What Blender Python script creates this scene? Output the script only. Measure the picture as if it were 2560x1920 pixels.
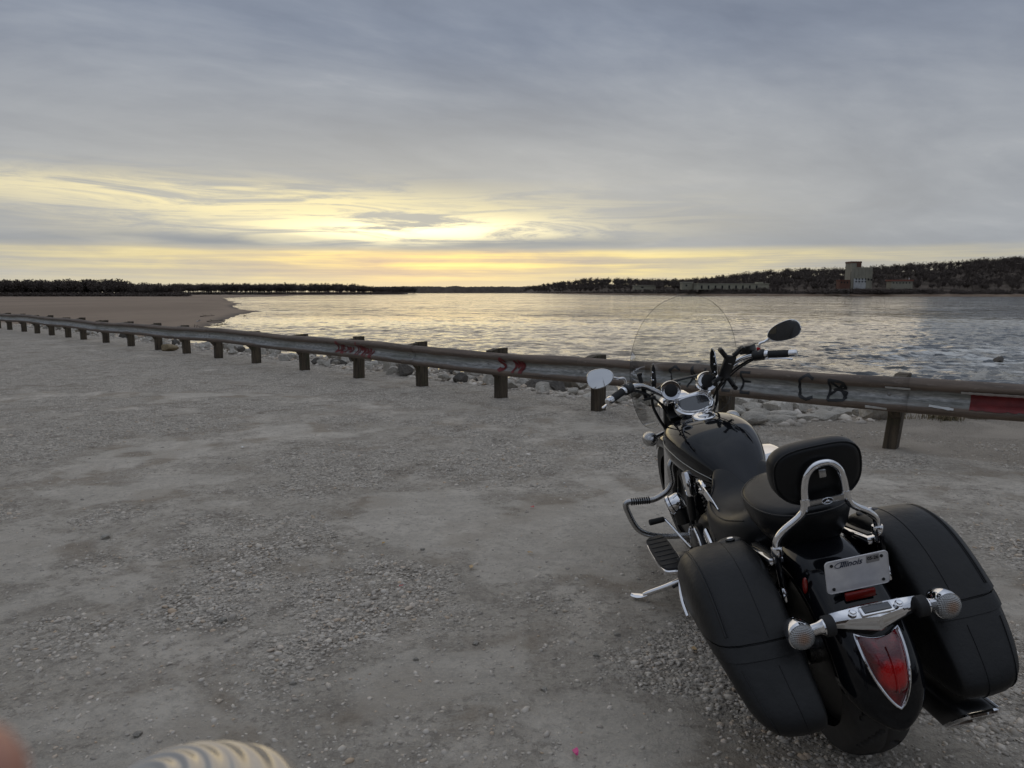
import bpy, bmesh, math, random
import numpy as np
from mathutils import Vector, Matrix
for _o in list(bpy.data.objects): bpy.data.objects.remove(_o, do_unlink=True)
SC = bpy.context.scene
C = SC.collection
random.seed(7)
rng = np.random.default_rng(11)
R_ = math.radians

# ------------------------------------------------------------------ camera
CAM_H = 1.416
PITCH = math.atan((960-731)/1775.0)
cam = bpy.data.cameras.new('camera'); camo = bpy.data.objects.new('camera', cam); C.objects.link(camo)
camo.location = (0, 0, CAM_H); camo.rotation_euler = (math.pi/2-PITCH, 0, 0)
cam.sensor_fit = 'HORIZONTAL'; cam.sensor_width = 36.0; cam.lens = 36.0*1775/2560
cam.clip_start = 0.01; cam.clip_end = 30000
cam.dof.use_dof = True; cam.dof.focus_distance = 3.4; cam.dof.aperture_fstop = 12.0
SC.camera = camo

# ------------------------------------------------------------------ world, sun, exposure
SUN_AZ = math.atan2(1040-1280, 1775.0)      # a little left of the view axis
SUN_EL = R_(5.6)
class NT:
    """tiny wrapper that turns node graphs into expressions"""
    def __init__(s, tree): s.t = tree
    def n(s, kind, **props):
        nd = s.t.nodes.new(kind)
        for k, v in props.items(): setattr(nd, k, v)
        return nd
    def put(s, sock, v):
        if v is None: return
        if isinstance(v, bpy.types.NodeSocket): s.t.links.new(v, sock)
        else:
            if isinstance(v, (tuple, list)) and sock.type == 'RGBA' and len(v) == 3: v = (*v, 1)
            sock.default_value = v
    def m(s, op, a, b=None, c=None, clamp=False):
        nd = s.n('ShaderNodeMath', operation=op); nd.use_clamp = clamp
        for i, v in enumerate((a, b, c)):
            if v is not None: s.put(nd.inputs[i], v)
        return nd.outputs[0]
    def v(s, op, a, b=None):
        nd = s.n('ShaderNodeVectorMath', operation=op); s.put(nd.inputs[0], a)
        if b is not None: s.put(nd.inputs[1], b)
        return nd.outputs['Value'] if op in ('DOT_PRODUCT', 'LENGTH', 'DISTANCE') else nd.outputs[0]
    def sep(s, a):
        nd = s.n('ShaderNodeSeparateXYZ'); s.put(nd.inputs[0], a); return nd.outputs
    def xyz(s, x, y, z):
        nd = s.n('ShaderNodeCombineXYZ')
        for i, q in enumerate((x, y, z)): s.put(nd.inputs[i], q)
        return nd.outputs[0]
    def mix(s, f, a, b, mode='MIX'):
        nd = s.n('ShaderNodeMix', data_type='RGBA', blend_type=mode); s.put(nd.inputs['Factor'], f)
        s.put(nd.inputs[6], a); s.put(nd.inputs[7], b); return nd.outputs[2]
    def noise(s, vec, scale, detail=4, rough=.5, dist=0, out='Fac'):
        nd = s.n('ShaderNodeTexNoise'); s.put(nd.inputs['Vector'], vec)
        nd.inputs['Scale'].default_value = scale; nd.inputs['Detail'].default_value = detail
        nd.inputs['Roughness'].default_value = rough; nd.inputs['Distortion'].default_value = dist
        return nd.outputs[out]
    def voro(s, vec, scale, feature='F1', rand=1.0, out='Distance'):
        nd = s.n('ShaderNodeTexVoronoi', feature=feature); s.put(nd.inputs['Vector'], vec)
        nd.inputs['Scale'].default_value = scale; nd.inputs['Randomness'].default_value = rand
        return nd.outputs[out]
    def ss(s, x, lo, hi, a=0.0, b=1.0):
        nd = s.n('ShaderNodeMapRange', interpolation_type='SMOOTHSTEP'); s.put(nd.inputs[0], x)
        for i, q in enumerate((lo, hi, a, b)): nd.inputs[i+1].default_value = q
        return nd.outputs[0]
    def ramp(s, f, stops):
        nd = s.n('ShaderNodeValToRGB'); s.put(nd.inputs[0], f); e = nd.color_ramp.elements
        while len(e) < len(stops): e.new(.5)
        for q, (p, c) in zip(e, stops): q.position = p; q.color = (*c, 1) if len(c) == 3 else c
        return nd.outputs[0]
    def gauss(s, x, c, w):
        q = s.m('DIVIDE', s.m('SUBTRACT', x, c), w)
        return s.m('POWER', 2.71828, s.m('MULTIPLY', s.m('MULTIPLY', q, q), -1.0))
    def mapv(s, vec, scale=(1, 1, 1), rot=(0, 0, 0)):
        nd = s.n('ShaderNodeMapping'); s.put(nd.inputs[0], vec); nd.inputs['Scale'].default_value = scale
        nd.inputs['Rotation'].default_value = rot; return nd.outputs[0]

W = bpy.data.worlds.new('World'); SC.world = W; W.use_nodes = True
W.node_tree.nodes.clear(); w = NT(W.node_tree)
d = w.v('NORMALIZE', w.n('ShaderNodeTexCoord').outputs['Generated'])
dx, dy, dz = w.sep(d)
sky = w.n('ShaderNodeTexSky', sky_type='NISHITA'); sky.sun_disc = False
sky.sun_elevation = SUN_EL; sky.sun_rotation = SUN_AZ; sky.air_density = 1.5; sky.dust_density = 3.0
nish = w.mix(1.0, sky.outputs[0], (.10, .10, .10), 'MULTIPLY')
# azimuth measured from the sun, elevation
saz, caz = math.sin(SUN_AZ), math.cos(SUN_AZ)
az = w.m('ARCTAN2', w.v('DOT_PRODUCT', d, (caz, -saz, 0)), w.v('DOT_PRODUCT', d, (saz, caz, 0)))
el = w.m('ARCSINE', w.m('MINIMUM', w.m('MAXIMUM', dz, -1.0), 1.0))
# wavy elevation so that the bands undulate
wob = w.m('SUBTRACT', w.noise(w.xyz(az, 0.0, 0.0), 2.3, 3, .5), .5)
elw = w.m('ADD', el, w.m('MULTIPLY', wob, .022))
# thick stratus, seen in perspective: direction projected on a flat layer
inv = w.m('DIVIDE', 1.0, w.m('ADD', w.m('MAXIMUM', dz, 0.0), .16))
lay = w.xyz(w.m('MULTIPLY', dx, inv), w.m('MULTIPLY', dy, inv), 0.0)
lay = w.mapv(lay, (1, 1, 1), (0, 0, R_(-28)))
big = w.noise(w.mapv(lay, (.62, 1.0, 1)), 1.25, 6, .55, .5)
fine = w.noise(w.mapv(lay, (1.0, 1.8, 1)), 4.2, 6, .6, .3)
tex = w.m('ADD', w.m('MULTIPLY', big, .82), w.m('MULTIPLY', fine, .18))
strat = w.ramp(tex, [(.32, (.158, .184, .240)), (.46, (.205, .235, .295)), (.58, (.265, .295, .350)), (.74, (.40, .42, .46))])
# lower half of the layer is thinner: paler and warmer, most of all towards the sun
near = w.gauss(az, 0.0, .85)
pale = w.m('MULTIPLY', w.ss(el, .34, .10), w.m('ADD', .18, w.m('MULTIPLY', near, .52)))
strat = w.mix(pale, strat, w.mix(near, (.37, .39, .405), (.56, .535, .465)))
# streak texture near the horizon
st1 = w.noise(w.xyz(w.m('MULTIPLY', az, 2.6), w.m('MULTIPLY', el, 30.0), 0.0), 1.9, 8, .66, .9)
st2 = w.noise(w.xyz(w.m('MULTIPLY', az, 1.7), w.m('MULTIPLY', el, 75.0), 3.0), 1.2, 5, .58, .25)
# bright break in the cloud around the sun
gl = w.m('MULTIPLY', w.gauss(w.m('ADD', az, .06), 0.0, .30), w.gauss(elw, .098, .033))
gl2 = w.m('MULTIPLY', w.gauss(az, -.33, .30), w.gauss(elw, .122, .019))
gl = w.m('MULTIPLY', w.m('ADD', gl, w.m('MULTIPLY', gl2, .7)), w.ss(st1, .36, .60, .12, 1.0))
col = w.mix(w.m('MINIMUM', gl, 1.0), strat, (.92, .80, .47))
hot = w.m('MULTIPLY', w.gauss(az, .0, .16), w.gauss(elw, .084, .015))
col = w.mix(w.m('MULTIPLY', hot, w.ss(st1, .38, .56)), col, (1.8, 1.56, .88))
# low clear strip under the cloud base
low = w.m('MULTIPLY', w.ss(elw, .064, .050), w.m('ADD', .12, w.m('MULTIPLY', w.gauss(az, .06, .50), .86)))
brk = w.noise(w.xyz(w.m('MULTIPLY', az, 5.0), w.m('MULTIPLY', el, 45.0), 7.0), 1.3, 5, .6, .4)
st2 = w.m('ADD', w.m('MULTIPLY', st2, .62), w.m('MULTIPLY', brk, .38))
lowc = w.ramp(st2, [(.36, (.40, .395, .37)), (.47, (.66, .58, .36)), (.56, (.95, .79, .34)), (.68, (1.2, 1.0, .42))])
lowc = w.mix(w.ss(el, .040, .0), lowc, (.72, .64, .43))
lowc = w.mix(.05, lowc, nish)
col = w.mix(low, col, lowc)
# dark shelf of cloud just above that strip
sh = w.m('MULTIPLY', w.gauss(elw, .0655, .0085), w.ss(w.noise(w.xyz(w.m('MULTIPLY', az, 2.0), w.m('MULTIPLY', el, 14.0), 9.0), 1.5, 4, .55), .36, .56))
sh2 = w.m('MULTIPLY', w.gauss(elw, .088, .012), w.ss(az, -.42, -.60))
sh = w.m('MULTIPLY', w.m('MAXIMUM', sh, sh2), w.gauss(az, -.25, .75))
col = w.mix(w.m('MULTIPLY', sh, .92), col, (.29, .305, .32))
# overcast-style brightening towards the unseen zenith, added to light the ground more
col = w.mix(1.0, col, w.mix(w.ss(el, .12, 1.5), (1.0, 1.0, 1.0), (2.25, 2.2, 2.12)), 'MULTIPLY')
# below the horizon
col = w.mix(w.ss(el, -.004, -.03), col, (.12, .12, .12))
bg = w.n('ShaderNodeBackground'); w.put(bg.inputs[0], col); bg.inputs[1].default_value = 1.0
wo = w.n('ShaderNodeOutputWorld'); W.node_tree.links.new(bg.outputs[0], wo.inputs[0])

sun = bpy.data.lights.new('sun', 'SUN'); suno = bpy.data.objects.new('sun', sun); C.objects.link(suno)
sun.energy = 0.5; sun.angle = R_(75); sun.color = (1.0, .80, .52)
sd = Vector((math.sin(SUN_AZ)*math.cos(SUN_EL), math.cos(SUN_AZ)*math.cos(SUN_EL), math.sin(SUN_EL)))
suno.rotation_euler = sd.to_track_quat('Z', 'Y').to_euler(); suno.location = (0, 20, 30)
vs = SC.view_settings; vs.view_transform = 'Standard'; vs.look = 'None'; vs.exposure = 0.14; vs.gamma = 1.0; vs.use_curve_mapping = False
try:
    SC.cycles.max_bounces = 8; SC.cycles.transparent_max_bounces = 12; SC.cycles.caustics_reflective = False; SC.cycles.caustics_refractive = False
    SC.cycles.sample_clamp_indirect = 6.0
except Exception: pass

# ------------------------------------------------------------------ helpers
def link(o, parent=None):
    C.objects.link(o)
    if parent is not None: o.parent = parent
    return o
def tag(o, label=None, cat=None, group=None, kind=None):
    if label: o['label'] = label
    if cat: o['category'] = cat
    if group: o['group'] = group
    if kind: o['kind'] = kind
    return o
def empty(name, loc=(0, 0, 0)):
    o = bpy.data.objects.new(name, None); o.location = loc; o.empty_display_size = .1; return link(o)
def raw_mesh(name, V, F, mat, smooth=True, sharp=None):
    V = np.asarray(V, dtype=np.float32).reshape(-1, 3)
    me = bpy.data.meshes.new(name); me.from_pydata(V.tolist(), [], [tuple(int(i) for i in f) for f in F]); me.validate()
    if mat is not None: me.materials.append(mat)
    if smooth: me.polygons.foreach_set('use_smooth', np.ones(len(me.polygons), bool))
    if sharp: me.set_sharp_from_angle(angle=R_(sharp))
    me.update(); return me
def fast_mesh(name, V, F, mat, smooth=False):
    """V (n,3), F (m,k) of one polygon size"""
    V = np.asarray(V, np.float32); F = np.asarray(F, np.int32); k = F.shape[1]
    me = bpy.data.meshes.new(name); me.vertices.add(len(V)); me.vertices.foreach_set('co', V.ravel())
    me.loops.add(F.size); me.loops.foreach_set('vertex_index', F.ravel())
    me.polygons.add(len(F)); me.polygons.foreach_set('loop_start', np.arange(0, F.size, k, dtype=np.int32))
    me.polygons.foreach_set('loop_total', np.full(len(F), k, np.int32))
    if smooth: me.polygons.foreach_set('use_smooth', np.ones(len(F), bool))
    me.update(calc_edges=True)
    if mat is not None: me.materials.append(mat)
    return me
def part(name, VF, mat, parent=None, smooth=True, sharp=40, xf=None):
    V, F = VF
    V = np.asarray(V, float).reshape(-1, 3)
    if xf is not None: V = np.array([xf(p) for p in V])
    o = bpy.data.objects.new(name, raw_mesh(name, V, F, mat, smooth, sharp)); return link(o, parent)
def join(*vfs):
    V = []; F = []; n = 0
    for v, f in vfs:
        v = np.asarray(v, float).reshape(-1, 3); V.append(v); F += [tuple(i+n for i in q) for q in f]; n += len(v)
    return np.concatenate(V), F
def mirror(vf):
    v, f = vf; return np.asarray(v, float)*[1, -1, 1], [tuple(reversed(q)) for q in f]
def loft(rings, cap=True, closed=True):
    n = len(rings[0]); V = np.concatenate([np.asarray(r, float) for r in rings]); F = []
    m = n if closed else n-1
    for i in range(len(rings)-1):
        for j in range(m):
            a, b = i*n+j, i*n+(j+1) % n; F.append((a, b, b+n, a+n))
    if cap and closed: F.append(tuple(range(n-1, -1, -1))); F.append(tuple(range((len(rings)-1)*n, len(rings)*n)))
    return V, F
def catmull(P, n=8, closed=False):
    P = np.asarray(P, float); out = []
    N = len(P); rngi = range(N) if closed else range(N-1)
    g = (lambda i: P[i % N]) if closed else (lambda i: P[min(max(i, 0), N-1)])
    for i in rngi:
        a, b, c, e = g(i-1), g(i), g(i+1), g(i+2)
        for t in np.arange(n)/n:
            out.append(.5*((2*b)+(-a+c)*t+(2*a-5*b+4*c-e)*t*t+(-a+3*b-3*c+e)*t**3))
    if not closed: out.append(P[-1])
    return np.array(out)
def tube(P, r, seg=10, closed=False, cap=True, flat=None):
    P = np.asarray(P, float); N = len(P); r = np.broadcast_to(np.asarray(r, float), (N,))
    T = np.gradient(P, axis=0) if not closed else (np.roll(P, -1, 0)-np.roll(P, 1, 0))
    T /= np.linalg.norm(T, axis=1)[:, None]+1e-12
    u = np.cross(T[0], [0, 0, 1.0]); 
    if np.linalg.norm(u) < .05: u = np.cross(T[0], [0, 1.0, 0])
    u /= np.linalg.norm(u); rings = []
    for i in range(N):
        u = u-T[i]*np.dot(u, T[i]); u /= np.linalg.norm(u); w_ = np.cross(T[i], u)
        a = np.linspace(0, 2*np.pi, seg, endpoint=False)
        fy = 1.0 if flat is None else flat
        rings.append(P[i]+r[i]*(np.cos(a)[:, None]*u+fy*np.sin(a)[:, None]*w_))
    if closed:
        V, F = loft(rings, cap=False); n = seg; k = (N-1)*n
        for j in range(n): F.append((k+j, k+(j+1) % n, (j+1) % n, j))
        return V, F
    return loft(rings, cap)
def basis(axis, upv=(0, 0, 1)):
    a = np.asarray(axis, float); a /= np.linalg.norm(a); u = np.cross(upv, a)
    if np.linalg.norm(u) < .05: u = np.cross((1, 0, 0), a)
    u /= np.linalg.norm(u); return u, np.cross(a, u), a
def lathe(prof, o, axis, seg=24, sx=1.0, sy=1.0, upv=(0, 0, 1)):
    """prof: (radius, height along axis)"""
    u, w_, a = basis(axis, upv); o = np.asarray(o, float); t = np.linspace(0, 2*np.pi, seg, endpoint=False); rings = []
    for r, h in prof: rings.append(o+a*h+max(r, 1e-5)*(sx*np.cos(t)[:, None]*u+sy*np.sin(t)[:, None]*w_))
    return loft(rings)
def rbox(c, size, bev=.005, rot=None, seg=2, taper=None):
    bm = bmesh.new(); bmesh.ops.create_cube(bm, size=1)
    for v in bm.verts:
        v.co = Vector((v.co.x*size[0], v.co.y*size[1], v.co.z*size[2]))
        if taper and v.co.z > 0: v.co.x *= taper; v.co.y *= taper
    if bev: bmesh.ops.bevel(bm, geom=bm.edges[:], offset=bev, segments=seg, affect='EDGES', profile=.5)
    bm.verts.ensure_lookup_table()
    V = np.array([v.co[:] for v in bm.verts]); F = [tuple(v.index for v in f.verts) for f in bm.faces]; bm.free()
    if rot is not None: V = V@np.asarray(Matrix.Rotation(1, 3, 'X') if rot is True else rot, float).T
    return V+np.asarray(c, float), F
def rotm(x=0, y=0, z=0):
    return np.array(Matrix.Rotation(R_(z), 3, 'Z') @ Matrix.Rotation(R_(y), 3, 'Y') @ Matrix.Rotation(R_(x), 3, 'X'))
def sgnp(v, e): return np.sign(v)*np.abs(v)**e
def sring(x, w_, zt, zb, n=3.0, zm=None, k=28, yo=0):
    """superellipse ring in the plane x = const"""
    t = np.linspace(0, 2*np.pi, k, endpoint=False); zm = (zt+zb)/2 if zm is None else zm
    y = w_*sgnp(np.cos(t), 2/n); s = sgnp(np.sin(t), 2/n); z = np.where(s > 0, zm+(zt-zm)*s, zm+(zm-zb)*s)
    return np.c_[np.full(k, x), y+yo, z]
def interp_sections(keys, n):
    K = np.array(keys, float); return catmull(K, n)
def vhash(ix, iy, seed):
    h = (ix.astype(np.int64)*374761393+iy.astype(np.int64)*668265263+seed*1442695041) & 0x7fffffff
    h = ((h ^ (h >> 13))*1274126177) & 0x7fffffff
    return ((h ^ (h >> 16)) & 0xffff)/65535.0
def vnoise(x, y, seed=0):
    x = np.asarray(x, float); y = np.asarray(y, float); ix = np.floor(x); iy = np.floor(y); fx = x-ix; fy = y-iy
    fx = fx*fx*(3-2*fx); fy = fy*fy*(3-2*fy)
    a = vhash(ix, iy, seed); b = vhash(ix+1, iy, seed); c = vhash(ix, iy+1, seed); e = vhash(ix+1, iy+1, seed)
    return (a*(1-fx)+b*fx)*(1-fy)+(c*(1-fx)+e*fx)*fy
def fbm(x, y, seed=0, o=4):
    s = 0; a = .5; t = 0
    for i in range(o): s = s+a*vnoise(x*2**i, y*2**i, seed+i*17); t += a; a *= .5
    return s/t

# ------------------------------------------------------------------ materials
def material(name):
    m = bpy.data.materials.new(name); m.use_nodes = True; t = m.node_tree; t.nodes.clear(); n = NT(t)
    b = n.n('ShaderNodeBsdfPrincipled'); o = n.n('ShaderNodeOutputMaterial'); t.links.new(b.outputs[0], o.inputs[0])
    return m, n, b, o
def objco(n): return n.n('ShaderNodeTexCoord').outputs['Object']
def bump(n, h, strength=.3, dist=.01, nrm=None):
    b = n.n('ShaderNodeBump'); b.inputs['Strength'].default_value = strength; b.inputs['Distance'].default_value = dist
    n.put(b.inputs['Height'], h)
    if nrm is not None: n.put(b.inputs['Normal'], nrm)
    return b.outputs[0]
def simple(name, col, rough=.5, metal=0, var=.15, vs_=30, bmp=0, bs=300, bd=.001, coat=0, spec=None, rvar=.08):
    m, n, b, o = material(name); co = objco(n)
    f = n.noise(co, vs_, 4, .6)
    c0 = tuple(c*(1-var) for c in col); c1 = tuple(min(1, c*(1+var)) for c in col)
    n.put(b.inputs['Base Color'], n.mix(f, c0, c1))
    n.put(b.inputs['Roughness'], n.m('ADD', rough-rvar/2, n.m('MULTIPLY', n.noise(co, vs_*2.3, 3), rvar)))
    b.inputs['Metallic'].default_value = metal
    if coat: b.inputs['Coat Weight'].default_value = coat; b.inputs['Coat Roughness'].default_value = .04
    if spec is not None: b.inputs['Specular IOR Level'].default_value = spec
    if bmp: n.put(b.inputs['Normal'], bump(n, n.noise(co, bs, 3, .6), bmp, bd))
    return m
M = {}
M['paint'] = simple('black_paint', (.005, .0055, .007), .07, 0, .2, 12, rvar=.03, spec=.34)
M['leather'] = simple('black_leather', (.012, .012, .012), .43, 0, .55, 7, rvar=.22, bmp=.5, bs=34, bd=.0035, spec=.30)
M['vinyl'] = simple('black_vinyl', (.009, .0093, .010), .38, 0, .3, 14, bmp=.25, bs=40, bd=.002, spec=.28)
M['rubber'] = simple('rubber', (.014, .014, .014), .72, 0, .4, 40, bmp=.3, bs=260, bd=.0008)
M['tyre'] = simple('tyre_rubber', (.034, .032, .030), .80, 0, .5, 22, bmp=.35, bs=180, bd=.001)
M['plastic'] = simple('black_plastic', (.010, .010, .010), .42, 0, .2, 40)
M['black_metal'] = simple('black_metal', (.012, .012, .012), .34, 0, .3, 30)
M['chrome'] = simple('chrome', (.78, .78, .79), .045, 1, .04, 30, rvar=.05)
M['chrome_dull'] = simple('brushed_metal', (.42, .42, .42), .26, 1, .2, 40, rvar=.12)
M['mirror'] = simple('mirror_glass', (.82, .83, .84), .015, 1, .01, 5, rvar=.0)
M['dark_glass'] = simple('dark_glass', (.035, .037, .04), .05, 0, .1, 8, coat=1)
M['grille'] = simple('speaker_grille', (.008, .008, .008), .55, 0, .3, 80, bmp=.6, bs=900, bd=.0008)
M['red_plastic'] = simple('red_plastic', (.42, .012, .02), .3, 0, .2, 40)
M['red_refl'] = simple('red_reflector', (.20, .012, .008), .2, 0, .3, 300, bmp=.4, bs=500, bd=.001, coat=.6)
M['wood'] = None

# ------------------------------------------------------------------ setting: ground, bank, water, sandbar
WATER = -3.2
def yr(x): return 10.015-.984*x-.00155*x*x+.04*np.clip(np.asarray(x, float)-1, 0, 4)**2            # line of the guardrail posts
def gz(y): return -.195*(1-np.exp(-(np.maximum(y, 2.13)-2.13)/13))
def rail_d(x, y): return (y-yr(x))*.713               # distance beyond the rail (towards the river)
def rail_s(x, y): return -.713*(x+.16)+.701*(y-10.0)
def crest(s): return np.interp(s, [-14, -6.5, -5.0, -4.1, -3.7, -2.5, -1, 0], [3.8, 3.3, 2.8, 1.6, .6, .65, .95, 1.15])+.35*(fbm(s*.35+50, s*0, 5, 3)-.5)
def patch(x, y):
    """where loose gravel lies (1) and where the ground is bare dust (0)"""
    a = fbm(x*.85+3.1, y*.7+1.7, 3, 5); b = fbm(x*2.6+9, y*2.2+4, 8, 4)
    v = .62*a+.38*b
    v = v+.15*np.clip((y-5)/6, 0, 1)
    for (cx, cy, r, k) in ((.85, 2.55, .42, .22), (.30, 2.62, .40, .18), (-.55, 3.6, .7, .14), (-1.2, 2.15, .5, .10), (-.05, 3.0, .5, .12), (.5, 2.2, .35, -.14), (-.4, 2.5, .45, -.16), (-.1, 4.6, .8, -.10), (.1, 3.8, .5, -.08)):
        v = v+k*np.exp(-((x-cx)**2+(y-cy)**2)/r**2)
    trk = 0
    for (cx, cy, r, wd, k) in ((-3.4, 1.2, 2.5, .20, .20), (-3.4, 1.2, 3.9, .22, .16), (-5.2, 4.6, 4.4, .26, .20), (-5.2, 4.6, 5.9, .28, .17), (2.5, -3.2, 6.4, .22, .15), (2.5, -3.2, 7.8, .25, .14)):   # curved tyre tracks
        trk = trk+k*np.exp(-((np.hypot(x-cx, y-cy)+.25*(fbm(x*.8, y*.8, 77, 2)-.5)-r)/wd)**2)*(.4+1.0*fbm(x*.5+7, y*.5, 78, 2))
    v = v-.62*trk
    return np.clip((v-.40)/.24, 0, 1)
def ground_h(x, y):
    x = np.asarray(x, float); y = np.asarray(y, float); dd = rail_d(x, y); s = rail_s(x, y); c = crest(s)
    z = gz(y)
    z = z+.030*(fbm(x*.45, y*.45, 21, 3)-.5)+.012*(fbm(x*2.2, y*2.2, 31, 3)-.5)
    over = np.maximum(dd-c, 0)
    ww = np.interp(s, [-5.5, -4.2, -1.6, .2], [.3, 3.4, 3.0, 1.3]); drop = np.where(over < ww, over*.085, ww*.085+(over-ww)*.70); drop = np.where(drop < 4.1, drop, 4.1+(drop-4.1)*.15)
    z = z-drop+np.where(over > .05, .16*(fbm(x*1.1, y*1.1, 41, 4)-.5)*np.minimum(over, 1), 0)
    z = z-.10*np.exp(-((dd-c)/.35)**2)*(over > 0)
    return z
def axis_pts(lo, hi, flo, fhi, step, grow=1.22):
    a = list(np.arange(flo, fhi+1e-6, step)); st = step
    while a[-1] < hi: st *= grow; a.append(a[-1]+st)
    st = step; b = []; q = flo
    while q > lo: st *= grow; q -= st; b.append(q)
    return np.array(b[::-1]+a)
# the sheet follows the rail: u along it, v across it
us = axis_pts(-120, 260, -7.0, 14.0, .085); vsx = axis_pts(-120, 14.0, -9.0, 4.0, .085)
U, Vv = np.meshgrid(us, vsx, indexing='ij')
GX = -.16-.713*U+.701*Vv; GY = yr(np.clip(-.16-.713*U, -60, 60))*0+10.0+.701*U+.713*Vv
GZ = ground_h(GX, GY)
GZ += .010*(rng.random(GZ.shape)-.5)*patch(GX, GY)*(np.abs(GX) < 12)
nu, nv = U.shape; idx = np.arange(nu*nv).reshape(nu, nv)
quads = np.stack([idx[:-1, :-1], idx[:-1, 1:], idx[1:, 1:], idx[1:, :-1]], -1).reshape(-1, 4)
quads = quads[:, ::-1]

m, n, b, o = material('gravel_ground'); co = objco(n)
pa = n.n('ShaderNodeAttribute', attribute_name='patch').outputs['Fac']; ba = n.n('ShaderNodeAttribute', attribute_name='bank').outputs['Fac']
mott = n.noise(co, .9, 5, .6); mid = n.noise(co, 5.0, 5, .65); fin = n.noise(co, 60, 5, .75); spk = n.noise(co, 22, 5, .75, .3)
cell = n.voro(co, 75, out='Color'); cd = n.voro(co, 75); cell2 = n.voro(co, 34, out='Color'); cd2 = n.voro(co, 34)
gcol = n.mix(n.sep(cell)[0], (.25, .222, .186), (.65, .585, .495))
gcol = n.mix(n.ss(n.sep(cell2)[1], .55, .8), gcol, n.mix(n.sep(cell2)[0], (.35, .312, .262), (.70, .632, .54)))
gcol = n.mix(n.ss(mid, .5, .75), gcol, (.28, .243, .20))
dust = n.mix(n.ss(mott, .35, .68), (.385, .345, .288), (.61, .55, .468))
dust = n.mix(n.ss(mid, .38, .62), dust, n.mix(.55, dust, (.25, .218, .182)))
dust = n.mix(n.ss(fin, .42, .75, 0, .6), dust, (.64, .56, .445))
dust = n.mix(n.ss(spk, .48, .64, 0, .70), dust, (.22, .195, .163)); dust = n.mix(n.ss(n.voro(co, 48), .16, .02, 0, .75), dust, (.62, .575, .51))
brn = n.ss(n.noise(co, 1.7, 5, .6, .4), .50, .64, 0, .62)
dust = n.mix(brn, dust, (.29, .237, .178)); gcol = n.mix(n.m('MULTIPLY', brn, .6), gcol, (.26, .215, .165))
pm = n.ss(n.m('ADD', pa, n.m('MULTIPLY', n.m('SUBTRACT', mid, .5), .9)), .25, .75)
dust = n.mix(n.ss(pa, .10, .0, 0, .35), dust, (.68, .62, .53))
c1 = n.mix(pm, dust, gcol)
c1 = n.mix(n.ss(n.m('ADD', ba, n.m('MULTIPLY', n.m('SUBTRACT', mid, .5), .6)), .3, .7), c1, n.mix(mott, (.28, .243, .20), (.46, .40, .325)))
n.put(b.inputs['Base Color'], c1); b.inputs['Roughness'].default_value = .92; b.inputs['Specular IOR Level'].default_value = .25
hgt = n.m('ADD', n.m('MULTIPLY', n.m('MULTIPLY', n.ss(cd, 0.0, .6, 1, 0), pm), .8), n.m('ADD', n.m('ADD', n.m('MULTIPLY', fin, .9), n.m('MULTIPLY', spk, .9)), n.m('MULTIPLY', n.m('MULTIPLY', n.ss(cd2, 0, .6, 1, 0), pm), .9)))
n.put(b.inputs['Normal'], bump(n, hgt, 1.0, .016)); M['ground'] = m
me = fast_mesh('ground', np.c_[GX.ravel(), GY.ravel(), GZ.ravel()], quads, M['ground'], True)
at_ = me.attributes.new('patch', 'FLOAT', 'POINT'); at_.data.foreach_set('value', patch(GX, GY).ravel().astype(np.float32))
sd_ = rail_d(GX, GY); ss_ = rail_s(GX, GY)
bank = np.clip((sd_-crest(ss_)+.25)/.4, 0, 1); bank = np.maximum(bank, np.clip((-ss_-3.4)/1.0, 0, 1)*np.clip((sd_+.35)/.4, 0, 1))
at_ = me.attributes.new('bank', 'FLOAT', 'POINT'); at_.data.foreach_set('value', bank.ravel().astype(np.float32))
tag(link(bpy.data.objects.new('ground', me)), kind='structure')

# loose stones lying on the lot, too many to count
def ico(sub=0):
    bm = bmesh.new(); bmesh.ops.create_icosphere(bm, subdivisions=sub+1, radius=1); bm.verts.ensure_lookup_table()
    V = np.array([v.co[:] for v in bm.verts]); F = np.array([[v.index for v in f.verts] for f in bm.faces]); bm.free(); return V, F
IV, IF = ico(0)
def scatter_stones(name, xy, size, mat, seed):
    r = np.random.default_rng(seed); N = len(xy)
    loc = np.c_[xy, ground_h(xy[:, 0], xy[:, 1])]
    base = IV[None]*(1+.34*(r.random((N, len(IV), 1))-.5))
    sc = size[:, None]*np.c_[.75+.7*r.random(N), .65+.5*r.random(N), .35+.45*r.random(N)]
    v = base*sc[:, None, :]; a = r.random(N)*6.283; til = (r.random((N, 2))-.5)*.7
    ca, sa = np.cos(a)[:, None], np.sin(a)[:, None]
    x, y, z = v[..., 0]*ca-v[..., 1]*sa, v[..., 0]*sa+v[..., 1]*ca, v[..., 2]
    z = z+x*til[:, :1]+y*til[:, 1:]
    P = np.stack([x, y, z], -1)+loc[:, None, :]; P[..., 2] += size[:, None]*.02
    F = (IF[None]+(np.arange(N)*len(IV))[:, None, None]).reshape(-1, 3)
    me = fast_mesh(name, P.reshape(-1, 3), F, mat)
    t = np.repeat(r.random(N), len(IV)).astype(np.float32)
    at_ = me.attributes.new('tint', 'FLOAT', 'POINT'); at_.data.foreach_set('value', t)
    return link(bpy.data.objects.new(name, me))
m, n, b, o = material('gravel_stone'); tn = n.n('ShaderNodeAttribute', attribute_name='tint').outputs['Fac']; co = objco(n)
c = n.ramp(tn, [(0, (.32, .286, .244)), (.3, (.46, .414, .355)), (.62, (.58, .525, .452)), (.85, (.65, .58, .485)), (.93, (.50, .37, .25)), (1, (.76, .70, .62))])
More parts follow.
